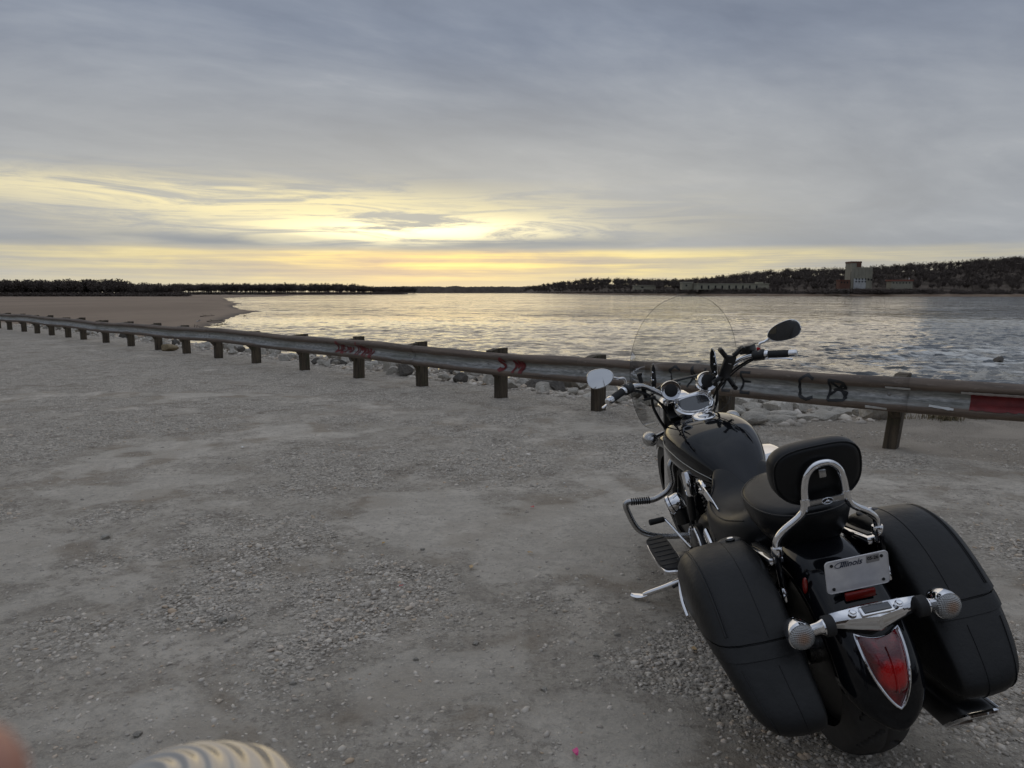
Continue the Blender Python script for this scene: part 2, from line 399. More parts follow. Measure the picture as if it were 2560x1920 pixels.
n.put(b.inputs['Base Color'], n.mix(n.ss(n.noise(co, 45, 4, .6), .4, .75, 0, .5), c, (.46, .395, .31))); b.inputs['Roughness'].default_value = .9
n.put(b.inputs['Normal'], bump(n, n.noise(co, 160, 3, .6), .4, .004)); M['stone'] = m
N = 165000
yy = 1.75+7.0*rng.random(N)**1.25; xx = (rng.random(N)*2-1)*(.80*yy+.25)
pp = patch(xx, yy); dens = (.11+.75*pp**2.2)*np.clip(1.15-.085*yy, .2, 1)
dens *= (rail_d(xx, yy) < .8)
keep = rng.random(N) < dens*.62
xy = np.c_[xx, yy][keep]; sz = (.0036+.0050*rng.random(len(xy))+.011*rng.random(len(xy))**7)*(.75+.35*patch(xy[:, 0], xy[:, 1]))
tag(scatter_stones('gravel', xy, sz, M['stone'], 5), 'loose grey crushed gravel scattered over the dusty lot', 'gravel', kind='stuff')
# rubble between the big rocks of the bank
N = 9000; s0 = -8+45*rng.random(N); d0 = .55+5.5*rng.random(N)**1.4; bx = -.16-.713*s0+.701*d0; by = 10+.701*s0+.713*d0
ok = (d0 > crest(s0)-.35) & (s0 > -4.5); xy = np.c_[bx, by][ok]
tag(scatter_stones('rubble', xy, .025+.06*rng.random(len(xy))**2, M['stone'], 6), 'small broken stones filling the bank between the big rocks', 'rubble', kind='stuff')

# river
m, n, b, o = material('river_water'); co = objco(n)
foam_a = n.n('ShaderNodeAttribute', attribute_name='rapid').outputs['Fac']
cw = n.mapv(co, (1, 1, 1), (0, 0, R_(18)))
def ncol(vec, sc, det, rough=.55, dist=.5):
    return n.v('SUBTRACT', n.noise(n.mapv(vec, sc), 1, det, rough, dist, 'Color'), (.5, .5, .5))
def scal(v_, k): 
    nd = n.n('ShaderNodeVectorMath', operation='SCALE'); n.put(nd.inputs[0], v_); n.put(nd.inputs['Scale'], k); return nd.outputs[0]
w1 = n.noise(n.mapv(cw, (.24, .42, 1)), 1, 5, .55, .8); w2 = n.noise(n.mapv(cw, (1.1, 1.7, 1)), 1, 4, .6, .5)
calm = n.ss(n.noise(n.mapv(cw, (.011, .034, 1)), 1, 6, .62), .38, .60, .30, 1.35)
# wave slopes, three sizes of wave summed; used as the surface normal so that far water keeps its glitter
slope = n.v('ADD', n.v('ADD', scal(ncol(cw, (.055, .10, 1), 3), .34), scal(ncol(cw, (.30, .62, 1), 4), .62)), scal(ncol(cw, (1.7, 2.8, 1), 4, .6), .50))
geo_a = n.n('ShaderNodeAttribute', attribute_name='geo').outputs['Fac']
slope = scal(slope, n.m('MULTIPLY', n.m('ADD', calm, n.m('MULTIPLY', foam_a, .6)), n.m('SUBTRACT', 2.6, n.m('MULTIPLY', geo_a, 1.5))))
sx_, sy_, _z = n.sep(slope)
nrm = n.v('NORMALIZE', n.v('ADD', n.n('ShaderNodeNewGeometry').outputs['Normal'], n.xyz(n.m('MULTIPLY', sx_, .75), sy_, 0.0)))
fo = n.m('ADD', n.m('MULTIPLY', w1, .55), n.m('MULTIPLY', w2, .45))
fo = n.ss(n.m('ADD', fo, n.m('MULTIPLY', n.m('SUBTRACT', foam_a, 1.0), .20)), .475, .59)
fo = n.m('MULTIPLY', fo, n.ss(foam_a, .05, .5))
n.put(b.inputs['Base Color'], n.mix(fo, (.020, .023, .021), (.60, .60, .57)))
n.put(b.inputs['Roughness'], n.m('ADD', .09, n.m('MULTIPLY', fo, .6))); b.inputs['IOR'].default_value = 1.333
b.inputs['Specular IOR Level'].default_value = .55; n.put(b.inputs['Normal'], nrm); M['water'] = m
def grow(a0, step, hi, g):
    a = [a0]
    while abs(a[-1]) < abs(hi): step *= g; a.append(a[-1]+(step if hi > 0 else -step))
    return a[1:]
wx = np.r_[grow(-45, .45, -6500, 1.09)[::-1], np.arange(-45, 75.1, .45), grow(75.0, .45, 6500, 1.09)]
wy = np.r_[np.array([-400, -150, -60, -30, -10, 4]), np.arange(12, 92.1, .42), grow(92, .42, 9500, 1.028)]
X, Y = np.meshgrid(wx, wy, indexing='ij'); idx = np.arange(X.size).reshape(X.shape)
q = np.stack([idx[:-1, :-1], idx[1:, :-1], idx[1:, 1:], idx[:-1, 1:]], -1).reshape(-1, 4)
rap = np.exp(-((X-46)/30)**2)*np.exp(-((Y-50)/24)**2)*1.25+.6*np.exp(-((X-20)/12)**2)*np.exp(-((Y-22)/10)**2)
rap = np.clip(rap*(.70+.6*fbm(X*.05, Y*.09, 4, 3)), 0, 1.2)
sp_ = np.maximum(np.gradient(wx)[:, None], np.gradient(wy)[None, :]); geo = np.clip(1.35-sp_/1.4, 0, 1)
A_ = X*.951+Y*.309; B_ = -X*.309+Y*.951
def bil(a, b_, sd__, o_): return 1-np.abs(2*fbm(a, b_, sd__, o_)-1)
Zw = .22*(fbm(A_*.13, B_*.24, 61, 3)-.5)+.15*(bil(A_*.45, B_*1.1, 62, 3)-.75)+.15*(fbm(A_*1.0, B_*2.0, 63, 2)-.5)
Zw = Zw*(.75+.6*fbm(A_*.02, B_*.05, 64, 3))*(1+.5*rap)+.05*rap*(bil(A_*.30, B_*.55, 65, 4)-.6)
me = fast_mesh('river', np.c_[X.ravel(), Y.ravel(), (WATER+Zw*geo).ravel()], q, M['water'], True)
for nm_, va_ in (('rapid', rap), ('geo', geo)):
    at_ = me.attributes.new(nm_, 'FLOAT', 'POINT'); at_.data.foreach_set('value', va_.ravel().astype(np.float32))
tag(link(bpy.data.objects.new('river', me)), kind='structure')

# sandbar on the left
sh = np.array([(20, -17), (40, -23), (60, -29), (89, -37), (120, -47), (150, -56), (168, -59), (176, -60.5), (186, -67.5), (215, -82), (264, -101), (300, -112), (325, -128), (345, -131), (390, -153), (480, -190), (585, -236), (640, -247), (700, -262), (920, -275), (1000, -420), (1300, -600)])
shy = np.concatenate([np.linspace(a, b_, 7)[:-1] for a, b_ in zip(sh[:-1, 0], sh[1:, 0])]+[[1300]])
shx = np.interp(shy, sh[:, 0], sh[:, 1])+1.2*(fbm(shy*.12, shy*0, 3, 3)-.5)*np.clip(shy/90, .4, 6)
tt = np.r_[0, .008, .02, .035, np.linspace(.11, 1, 26)**1.35]
lft = -1.15*shy-190
X = shx[:, None]+(lft-shx)[:, None]*tt[None]; Y = np.repeat(shy[:, None], len(tt), 1); dist = np.abs(X-shx[:, None])
Z = WATER-.12+1.0*(1-np.exp(-dist/11))+.30*(fbm(X*.03, Y*.02, 9, 4)-.5)*np.clip(dist/60, 0, 1)
Z += np.clip((Y-480)/400, 0, 1)*.5*np.clip(dist/40, 0, 1)
idx = np.arange(X.size).reshape(X.shape); q = np.stack([idx[:-1, :-1], idx[:-1, 1:], idx[1:, 1:], idx[1:, :-1]], -1).reshape(-1, 4)[:, ::-1]
m, n, b, o = material('wet_sand'); co = objco(n)
f1 = n.noise(n.mapv(co, (.02, .008, 1), (0, 0, R_(35))), 1, 6, .62); f2 = n.noise(co, .35, 5, .65)
c = n.mix(n.ss(f1, .35, .66), (.165, .112, .074), (.225, .160, .110)); c = n.mix(n.ss(f2, .45, .75, 0, .5), c, (.13, .092, .064))
zz = n.sep(n.n('ShaderNodeNewGeometry').outputs['Position'])[2]
c = n.mix(n.ss(zz, WATER+.22, WATER+.02), c, (.075, .052, .038))
n.put(b.inputs['Base Color'], c); b.inputs['Roughness'].default_value = .85; n.put(b.inputs['Normal'], bump(n, f2, .5, .12)); M['sand'] = m
me = fast_mesh('sandbar', np.c_[X.ravel(), Y.ravel(), Z.ravel()], q, M['sand'], True)
tag(link(bpy.data.objects.new('sandbar', me)), kind='structure')
def sand_z(x, y):
    dd = abs(x-np.interp(y, shy, shx)); return WATER-.12+1.0*(1-math.exp(-dd/11))

# ------------------------------------------------------------------ guardrail
m, n, b, o = material('weathered_wood'); co = objco(n)
g_ = n.noise(n.mapv(co, (14, 14, 1.2)), 2.2, 6, .65); c = n.mix(n.ss(g_, .3, .7), (.034, .026, .018), (.115, .088, .058))
c = n.mix(n.ss(n.noise(co, 5, 4), .52, .7, 0, .7), c, (.060, .056, .030))
n.put(b.inputs['Base Color'], c); b.inputs['Roughness'].default_value = .88; n.put(b.inputs['Normal'], bump(n, g_, .7, .008)); M['wood'] = m
m, n, b, o = material('rusty_galvanised_steel'); co = objco(n)
zz = n.n('ShaderNodeAttribute', attribute_name='across').outputs['Fac']; al = n.n('ShaderNodeAttribute', attribute_name='along').outputs['Fac']
st = n.xyz(n.m('MULTIPLY', al, 1.0), n.m('MULTIPLY', zz, 5.0), 0.0)
r1 = n.noise(st, 1.3, 6, .65, .3); r2 = n.noise(n.xyz(al, n.m('MULTIPLY', zz, 1.5), 4.0), 9.0, 5, .7); r3 = n.noise(n.xyz(n.m('MULTIPLY', al, .35), zz, 8.0), 3.0, 4, .6)
hump = n.m('ADD', n.m('MAXIMUM', n.gauss(zz, .86, .20), n.gauss(zz, .10, .17)), n.m('MULTIPLY', n.m('SUBTRACT', r1, .5), 1.3))
rust = n.ss(n.m('ADD', hump, n.m('MULTIPLY', n.m('SUBTRACT', r2, .5), .7)), .22, .62)
steel = n.mix(n.ss(r2, .35, .7), (.24, .24, .228), (.55, .545, .525)); steel = n.mix(n.ss(r3, .45, .65, 0, .8), steel, (.22, .225, .195))
rc = n.mix(n.ss(r1, .3, .7), (.085, .066, .053), (.175, .132, .100)); rc = n.mix(n.ss(r2, .55, .72, 0, .75), rc, (.27, .225, .185))
n.put(b.inputs['Base Color'], n.mix(rust, steel, rc)); n.put(b.inputs['Metallic'], n.m('MULTIPLY', n.m('SUBTRACT', 1.0, rust), .45))
n.put(b.inputs['Roughness'], n.m('ADD', .50, n.m('MULTIPLY', rust, .32))); n.put(b.inputs['Normal'], bump(n, n.m('ADD', r2, n.m('MULTIPLY', rust, .4)), .5, .006)); M['rail'] = m
M['bolt'] = simple('bolt_steel', (.30, .29, .28), .45, .7, .3, 60)
post_x = [6.25, 4.95, 3.64, 2.37, 1.10, -.16, -1.46, -2.76, -4.12, -5.59, -6.96, -8.30, -9.65, -11.18, -12.77, -14.39, -15.62, -17.07, -18.46, -19.85, -21.5, -22.9, -24.3, -25.7, -27.1]
xs_ = np.linspace(7.2, -29, 1500); ys_ = yr(xs_); arc = np.r_[0, np.cumsum(np.hypot(np.diff(xs_), np.diff(ys_)))]
def a_of_x(x): return float(np.interp(-x, -xs_, arc))
def rail_frame(a):
    x = np.interp(a, arc, xs_); y = np.interp(a, arc, ys_); t = np.array([np.interp(a+.05, arc, xs_)-np.interp(a-.05, arc, xs_), np.interp(a+.05, arc, ys_)-np.interp(a-.05, arc, ys_)])
    t /= np.linalg.norm(t); nn = np.array([t[1], -t[0]]); nn = nn if nn[1] > 0 else -nn
    return np.array([x, y]), t, nn
PROF = np.array([(.704, .004), (.702, .018), (.690, .045), (.668, .080), (.640, .086), (.615, .066), (.590, .026), (.568, .006), (.545, .002), (.522, .006), (.500, .026), (.475, .066), (.450, .086), (.422, .080), (.400, .045), (.388, .018), (.386, .004)])
def dent(a, z):
    q = .012*(fbm(np.array(a*.55), np.array(z*4), 12, 3)-.5)
    for (ax, wd, dp) in ((a_of_x(-13.6), .75, .035), (a_of_x(-6.6), .35, .012), (a_of_x(3.2), .25, .012), (a_of_x(-4.7), .4, .012)):
        e = math.exp(-((a-ax)/wd)**2); q -= dp*e*(.5+.5*math.sin(a*34))*.7*(.4+.6*math.exp(-((z-.6)/.12)**2))
    return float(q)
def sag(a): return .02*math.sin(a*.37+1)+.012*math.sin(a*1.1)
def rail_pt(a, z, off=0.0):
    p, t, nn = rail_frame(a); out = np.interp(z, PROF[::-1, 0], PROF[::-1, 1])+dent(a, z)
    dz_ = .01; sl = (np.interp(z+dz_, PROF[::-1, 0], PROF[::-1, 1])-np.interp(z-dz_, PROF[::-1, 0], PROF[::-1, 1]))/(2*dz_)
    nl = math.hypot(1, sl); out2 = out+off/nl; zz_ = z-off*sl/nl
    q = p-nn*(.245+out2); return np.array([q[0], q[1], float(gz(p[1]))+zz_+sag(a)])
guard = empty('guardrail', (post_x[10], yr(post_x[10]), float(gz(yr(post_x[10])))))
tag(guard, 'long rusty corrugated steel guardrail on wooden posts along the river bank', 'guardrail')
GO = np.array(guard.location)
for i, x in enumerate(post_x):
    a = a_of_x(x); p, t, nn = rail_frame(a); g0 = float(gz(p[1])); r = random.Random(i*3+1)
    top = .718+r.uniform(-.012, .03); ang = math.atan2(t[1], t[0]); R3 = rotm(z=math.degrees(ang))
    V, F = rbox((0, 0, (top-.5)/2), (.118, .175, top+.5), .007, None, 1)
    lean = r.uniform(-.02, .02); lean2 = r.uniform(-.015, .015)
    if i == 2: lean = -.09
    V[:, 0] += lean*V[:, 2]; V[:, 1] += lean2*V[:, 2]
    if r.random() < .6:                                  # chewed top edge
        V[:, 2] -= np.where(V[:, 2] > top-.02, r.uniform(0, .03)*(V[:, 0] > 0), 0)
    V = V@R3.T+[p[0], p[1], g0]
    part('post', (V-GO, F), M['wood'], guard, smooth=False)
    # blockout with a rounded lower edge between post and rail
    prof = [(0, .70), (0, .36)]+[(.145*(1-math.cos(q)), .36+.0-.10*math.sin(q)*0+(-.0)) for q in ()]
    yz = [(-.0985, .715), (-.0985, .30), (-.120, .325), (-.150, .365), (-.195, .395), (-.243, .405), (-.243, .69)]
    bv = []
    for sx in (-.053, .053): bv += [(sx, q[0]*(1 if nn@np.array([-t[1], t[0]]) > 0 else -1), q[1]) for q in yz]
    k = len(yz); F = [tuple(range(k)), tuple(range(2*k-1, k-1, -1))]+[(j, (j+1) % k, k+(j+1) % k, k+j) for j in range(k)]
    V = np.array(bv); V[:, 0] += lean*V[:, 2]; V = V@R3.T+[p[0], p[1], g0]
    part('blockout', (V-GO, F), M['wood'], guard, smooth=False)
    c_ = rail_pt(a, .545, .001); nd = np.array([-nn[0], -nn[1], 0])
    part('bolt', (lambda vf: (vf[0]-GO, vf[1]))(lathe([(.019, -.002), (.019, .006), (.012, .012), (0, .014)], c_, nd, 8)), M['bolt'], guard)
pi = list(range(0, len(post_x), 2))
for k in range(len(pi)-1):
    a0, a1 = a_of_x(post_x[pi[k]])-.16, a_of_x(post_x[pi[k+1]])+.16
    aa = np.arange(a0, a1+.001, .07); lap = .0035*(k % 2)
    V = []; ac = []; alg = []
    for a in aa:
        p, t, nn = rail_frame(a); g0 = float(gz(p[1]))+sag(a)
        for (z, out) in PROF:
            w_ = 1 if out > .01 else .3
            q_ = p-nn*(.245+out+lap+dent(a, z)*w_); V.append((q_[0], q_[1], g0+z+.006*math.sin(a*3.1)*(z > .68))); ac.append((z-.386)/.318); alg.append(a)
    nP = len(PROF); F = [(i*nP+j, i*nP+j+1, (i+1)*nP+j+1, (i+1)*nP+j) for i in range(len(aa)-1) for j in range(nP-1)]
    o = part('rail_panel', (np.array(V)-GO, F), M['rail'], guard, True, None)
    md = o.modifiers.new('thickness', 'SOLIDIFY'); md.thickness = .003; md.offset = 0
    for nm, va in (('across', ac), ('along', alg)):
        at_ = o.data.attributes.new(nm, 'FLOAT', 'POINT'); at_.data.foreach_set('value', np.array(va, np.float32))
# spray paint on the rail: ribbons that follow the pressed profile
def spray(name, strokes, width, mat, lab=None):
    V = []; F = []
    for S in strokes:
        S = np.array(S, float); L = np.r_[0, np.cumsum(np.linalg.norm(np.diff(S, axis=0), axis=1))]; q = np.linspace(0, L[-1], max(4, int(L[-1]/.012)))
        P = np.c_[np.interp(q, L, S[:, 0]), np.interp(q, L, S[:, 1])]; T = np.gradient(P, axis=0); T /= np.linalg.norm(T, axis=1)[:, None]+1e-9; Nn = np.c_[-T[:, 1], T[:, 0]]
        base = len(V)
        for i in range(len(P)):
            wv = width*(.75+.5*float(vnoise(P[i, 0]*40, P[i, 1]*40, 3)))
            for e in (-1, -.33, .33, 1):
                z = min(max(P[i, 1]+Nn[i, 1]*e*wv/2, .39), .70); V.append(rail_pt(P[i, 0]+Nn[i, 0]*e*wv/2, z, .0085))
        F += [(base+i*4+j, base+i*4+j+1, base+(i+1)*4+j+1, base+(i+1)*4+j) for i in range(len(P)-1) for j in range(3)]
    o = part(name, (np.array(V)-GO, F), mat, guard, True, None)
    if lab: o['label'] = lab
    return o
M['spray_red'] = simple('red_spray_paint', (.15, .020, .020), .65, 0, .7, 14)
M['spray_black'] = simple('black_spray_paint', (.014, .015, .016), .6, 0, .4, 30)
def L(x0, strokes, sc=1.0, h=.20, zb=.45): return [[(a_of_x(x0)-sx*sc, zb+sy*h) for sx, sy in s] for s in strokes]
D_ = [[(0, 0), (0, 1), (.09, .85), (.10, .2), (0, .05)]]; E_ = [[(.1, 0), (0, 0), (0, .95), (.1, .95)], [(0, .5), (.08, .5)]]
A_ = [[(0, 0), (.055, 1), (.11, 0)], [(.02, .38), (.09, .38)]]; L_ = [[(0, 1), (0, 0), (.09, .02)]]; C_ = [[(.15, .85), (.09, 1), (.02, .8), (0, .45), (.03, .1), (.09, 0), (.15, .1)]]
M_ = [[(0, 0), (.015, 1), (.06, .4), (.11, 1), (.13, 0)]]; S_ = [[(.13, .75), (.06, .95), (.01, .7), (.10, .4), (.12, .1), (.05, 0), (0, .12)]]; I_ = [[(0, 0), (.02, 1)]]
B_ = [[(0, 0), (0, 1), (.13, .9), (.14, .6), (.03, .52), (.15, .4), (.14, .05), (0, 0)], [(.02, .95), (.16, .1)], [(.14, .9), (.0, .2)]]
def row(x0, letters, gap): 
    out = []; q = a_of_x(x0)
    for l, adv, h, zb in letters:
        out += [[(q-sx, zb+sy*h) for sx, sy in s] for s in l]; q -= adv
    return out
# rail runs right to left with the arc length, so text advances towards smaller values
spray('graffiti', row(-2.92, [(D_, .15, .19, .46), (E_, .14, .13, .47), (M_, .17, .11, .47), (I_, .16, .12, .47), (I_, .07, .22, .45), (M_, .15, .18, .45), (I_, .06, .17, .44), (M_, .17, .15, .43), (I_, .06, .13, .42)], 0), .038, M['spray_red'], 'smeared red spray-painted scrawl')
spray('graffiti', row(.02, [(S_, .30, .17, .47), (M_, .15, .17, .45), (I_, .07, .17, .45)], 0), .045, M['spray_red'], 'small red spray-painted letters')
spray('graffiti', row(1.96, [(C_, .24, .22, .45), (A_, .21, .23, .45), (L_, .19, .22, .45), (L_, .20, .22, .45), (E_, .0, .22, .45)], 0), .022, M['spray_black'], 'faint black sprayed capital letters')
spray('graffiti', row(3.02, [(C_, .29, .24, .44), (B_, .2, .20, .45)], 0), .024, M['spray_black'], 'black sprayed letters beside the leaning post')
q0 = a_of_x(4.18)
spray('graffiti', [[(q0+.05, z), (q0-1.1, z+.006)] for z in (.478, .505, .532, .559, .586)], .042, M['spray_red'], 'solid red painted bar on the rail')
M['spray_white'] = simple('white_scuffed_paint', (.55, .55, .53), .55, 0, .3, 22)
spray('graffiti', [[(q0+.12, .612), (q0-.5, .606), (q0-1.1, .612)]], .022, M['spray_white'], 'pale scuffed paint line')
for sc_ in ([(a_of_x(3.50), .428), (a_of_x(3.64), .420)], [(a_of_x(3.62), .62), (a_of_x(3.78), .616)], [(a_of_x(3.9), .47), (a_of_x(4.05), .455)]): spray('paint_scrape', [sc_], .018, M['spray_white'])

# ------------------------------------------------------------------ rocks of the bank
def rock_mesh(seed, mat, flat=1.0, cuts=11, sub=2):
    r = np.random.default_rng(seed); V, F = ico(sub); V = V*np.array([1.25, .95, .78*flat])
    for _ in range(cuts):
        nn = r.normal(size=3); nn /= np.linalg.norm(nn); h = r.uniform(.42, .78); dd = V@nn-h; V = np.where(dd[:, None] > 0, V-dd[:, None]*nn*.96, V)
    V += .05*(np.stack([vnoise(V[:, 0]*3+seed, V[:, 1]*3+k_*7, seed+k_) for k_ in range(3)], 1)-.5)
    V[:, 2] -= V[:, 2].min()
    me = raw_mesh('rock', V, F.tolist(), mat, True, 24); return me
def rock_mat(name, a, b_, dark):
    m, n, b, o = material(name); co = objco(n); oi = n.n('ShaderNodeObjectInfo').outputs['Random']
    sh_ = n.xyz(n.m('MULTIPLY', oi, 37.0), n.m('MULTIPLY', oi, 91.0), 0.0); cv = n.v('ADD', co, sh_)
    f = n.noise(cv, 2.2, 7, .65, .4); f2 = n.noise(cv, 9, 5, .7)
    c = n.mix(n.ss(f, .32, .68), a, b_); c = n.mix(n.ss(f2, .52, .72, 0, .7), c, dark); c = n.mix(n.m('MULTIPLY', oi, .45), c, tuple(q*.55 for q in a))
    n.put(b.inputs['Base Color'], c); b.inputs['Roughness'].default_value = .9; n.put(b.inputs['Normal'], bump(n, n.m('ADD', f, n.m('MULTIPLY', f2, .5)), .7, .12)); return m
M['limestone'] = rock_mat('pale_limestone', (.46, .42, .355), (.68, .635, .555), (.28, .235, .18))
M['darkrock'] = rock_mat('dark_river_rock', (.095, .086, .075), (.19, .168, .142), (.05, .044, .038))
RM = [rock_mesh(100+i, M['limestone'], random.Random(i).uniform(.75, 1.1)) for i in range(9)]; RD = [rock_mesh(300+i, M['darkrock'], .9) for i in range(4)]; RF = [rock_mesh(500+i, M['limestone'], .5, 13) for i in range(5)]
def put_rock(me, x, y, z, s, rz, til=(0, 0), lab=None, grp=None, sc=(1, 1, 1)):
    o = bpy.data.objects.new('rock', me); o.location = (x, y, z); o.scale = (s*sc[0], s*sc[1], s*sc[2]); o.rotation_euler = (til[0], til[1], rz); link(o)
    return tag(o, lab, 'rock', grp)
def sd_xy(s, dd): 
    x = -.16-.713*s+.701*dd; y0 = yr(x); 
    return x, y0+dd/.713+0*s if False else 10+.701*s+.713*dd
rr = random.Random(42); placed = []
def where(s):
    if s < .6: return 'on the bank behind the motorcycle handlebars'
    if s < 3.4: return 'below the rail around the small red letters'
    if s < 7: return 'below the rail around the smeared red scrawl'
    if s < 14: return 'below the middle stretch of the left guardrail'
    return 'below the far left end of the guardrail'
def try_place(s, dd, rad):
    for (a, b_, r2) in placed:
        if (a-s)**2+(b_-dd)**2 < (.62*(rad+r2))**2: return False
    placed.append((s, dd, rad)); return True
cnt = 0; tries = 0
while cnt < 178 and tries < 9000:
    tries += 1
    s = rr.uniform(-3.2, 33) if rr.random() < .68 else rr.uniform(-3.2, 8); c0 = float(crest(np.array(s)))
    dd = c0-.30+rr.random()**1.5*2.0; rad = rr.uniform(.09, .19)+.14*rr.random()**4
    if dd < c0+.1: rad *= .8
    if not try_place(s, dd, rad): continue
    x, y = sd_xy(s, dd); z = float(ground_h(x, y)); dk = rr.random() < .07
    if z < WATER-.2: continue
    me = rr.choice(RD if dk else RM)
    put_rock(me, x, y, z-rad*.30, rad, rr.uniform(0, 6.28), (rr.uniform(-.3, .3), rr.uniform(-.3, .3)), 'dark wet rock among the pale riprap below the guardrail' if dk else 'pale angular limestone riprap rock '+where(s), 'dark rocks in the riprap' if dk else 'pale riprap rocks on the bank'); cnt += 1
# pale flat slabs at the water side of the dirt patch
nsl = 0
for k in range(420):
    if nsl >= 92: break
    s = rr.uniform(-4.4, -.5); dd = float(crest(np.array(s)))+rr.uniform(-.05, 3.3); rad = rr.uniform(.14, .31)
    if not try_place(s, dd, rad*.72): continue
    nsl += 1
    x, y = sd_xy(s, dd); z = float(ground_h(x, y))
    put_rock(rr.choice(RF), x, y, z-.03, rad, rr.uniform(0, 6.28), (rr.uniform(-.12, .12), rr.uniform(-.12, .12)), 'pale flat stone slab paving the bank behind the motorcycle tank', 'flat stone slabs of the bank')

# ------------------------------------------------------------------ far shore
def simple_ground(name, c0, c1, sc):
    m, n, b, o = material(name); co = objco(n); f = n.noise(co, sc, 6, .65)
    n.put(b.inputs['Base Color'], n.mix(n.ss(f, .35, .65), c0, c1)); b.inputs['Roughness'].default_value = .95; b.inputs['Specular IOR Level'].default_value = .1; return m
M['mud'] = simple_ground('mud_bank', (.15, .105, .072), (.235, .175, .125), .05)
M['litter'] = simple_ground('leaf_litter', (.095, .076, .062), (.14, .113, .09), .04)
M['twig'] = simple('bare_twigs', (.112, .092, .080), .95, 0, .25, .04, spec=.1)
M['bark'] = simple('grey_bark', (.16, .135, .115), .95, 0, .4, .3, spec=.1)
def bare_tree(seed, dens=1.0, spread=1.0, fine=False):
    """unit-height bare tree: tapered trunk, limbs, branches and twig blades, all as thin triangles"""
    r = np.random.default_rng(seed); V = []; F = []; FM = []
    def stick(a, b_, r0, r1, mi):
        a = np.asarray(a); b_ = np.asarray(b_); dv = b_-a; u = np.cross(dv, r.normal(size=3)); u /= np.linalg.norm(u)+1e-9; w_ = np.cross(dv, u); w_ /= np.linalg.norm(w_)+1e-9; i = len(V)
        for q in range(3):
            an = q*2.094; V.append(a+r0*(u*math.cos(an)+w_*math.sin(an)))
        if r1 < .0008:
            V.append(b_); F.extend([(i, i+1, i+3), (i+1, i+2, i+3), (i+2, i, i+3)]); FM.extend([mi]*3)
        else:
            for q in range(3):
                an = q*2.094; V.append(b_+r1*(u*math.cos(an)+w_*math.sin(an)))
            for q in range(3):
                j = (q+1) % 3; F.extend([(i+q, i+j, i+3+j), (i+q, i+3+j, i+3+q)]); FM.extend([mi]*2)
    def blade(a, b_, w0):
        u = np.cross(b_-a, r.normal(size=3)); u /= np.linalg.norm(u)+1e-9; i = len(V); V.extend([a-u*w0, a+u*w0, b_]); F.append((i, i+1, i+2)); FM.append(0)
    hgt = r.uniform(.38, .5); top = np.array([r.uniform(-.03, .03), r.uniform(-.03, .03), hgt]); stick((0, 0, 0), top, .017, .011, 1)
    tips = []
    for k in range(int(6*dens)+2):
        an = k*2.4+r.uniform(-.5, .5); z0 = hgt*r.uniform(.55, 1.0); L_ = r.uniform(.26, .5); up_ = r.uniform(.55, 1.1)
        a = np.array([top[0]*z0/hgt, top[1]*z0/hgt, z0]); dv = np.array([math.cos(an)*.55*spread, math.sin(an)*.55*spread, up_]); dv *= L_/np.linalg.norm(dv); b_ = a+dv
        stick(a, b_, .008, .0035, 1); tips.append((a, b_))
    tips.append((np.array([0, 0, hgt*.8]), np.array([0, 0, .93])))
    for a, b_ in list(tips):
        for k in range(int(6*dens)):
            t = r.uniform(.25, 1.0); p = a+(b_-a)*t; dv = r.normal(size=3)*[1, 1, .7]+[0, 0, .55]; dv *= r.uniform(.10, .22)/np.linalg.norm(dv); e = p+dv; (stick(p, e, .0050, .0004, 0) if fine else blade(p, e, .006))
            for q in range(int((6 if fine else 3.4)*dens)):
                t2 = r.uniform(.15, 1); p2 = p+dv*t2; d2 = r.normal(size=3)+[0, 0, .35]; d2 *= r.uniform(.05, .11)/np.linalg.norm(d2); blade(p2, p2+d2, .0095 if fine else .019)
    V = np.array(V); V /= max(V[:, 2].max(), 1e-6); return V, np.array(F), np.array(FM)
TT = [bare_tree(i, 1.0+.25*(i % 3), .8+.12*(i % 4)) for i in range(7)]
def bush(seed):
    r = np.random.default_rng(seed); n_ = 70; a = np.c_[r.normal(0, .22, n_), r.normal(0, .22, n_), r.random(n_)*.35]; d_ = r.normal(size=(n_, 3))*[.5, .5, .3]+[0, 0, .5]; d_ *= (r.uniform(.3, .65, n_)/np.linalg.norm(d_, axis=1))[:, None]
    u = np.cross(d_, r.normal(size=(n_, 3))); u *= (.035/np.linalg.norm(u, axis=1))[:, None]; V = np.stack([a-u, a+u, a+d_], 1).reshape(-1, 3); V[:, 2] -= V[:, 2].min()
    return V, np.arange(n_*3).reshape(-1, 3), np.zeros(n_, int)
BB = [bush(i) for i in range(4)]
def wood(name, items, label):
    """items: (template, x, y, z, height, width) ; one mass of trees"""
    Vs = []; Fs = []; Ms = []; k = 0
    for (tp, x, y, z, h, wd) in items:
        V, F, FM = tp; a = random.random()*6.283; c_, s_ = math.cos(a), math.sin(a); q = np.c_[(V[:, 0]*c_-V[:, 1]*s_)*wd, (V[:, 0]*s_+V[:, 1]*c_)*wd, V[:, 2]*h]+[x, y, z]
        Vs.append(q); Fs.append(F+k); Ms.append(FM); k += len(V)
    me = fast_mesh(name, np.concatenate(Vs), np.concatenate(Fs), M['twig']); me.materials.append(M['bark']); me.polygons.foreach_set('material_index', np.concatenate(Ms).astype(np.int32))
    return tag(link(bpy.data.objects.new(name, me)), label, 'woods', kind='stuff')
rt = random.Random(5)
def pxX(u, Y): return (u-1280)/1775.0*Y
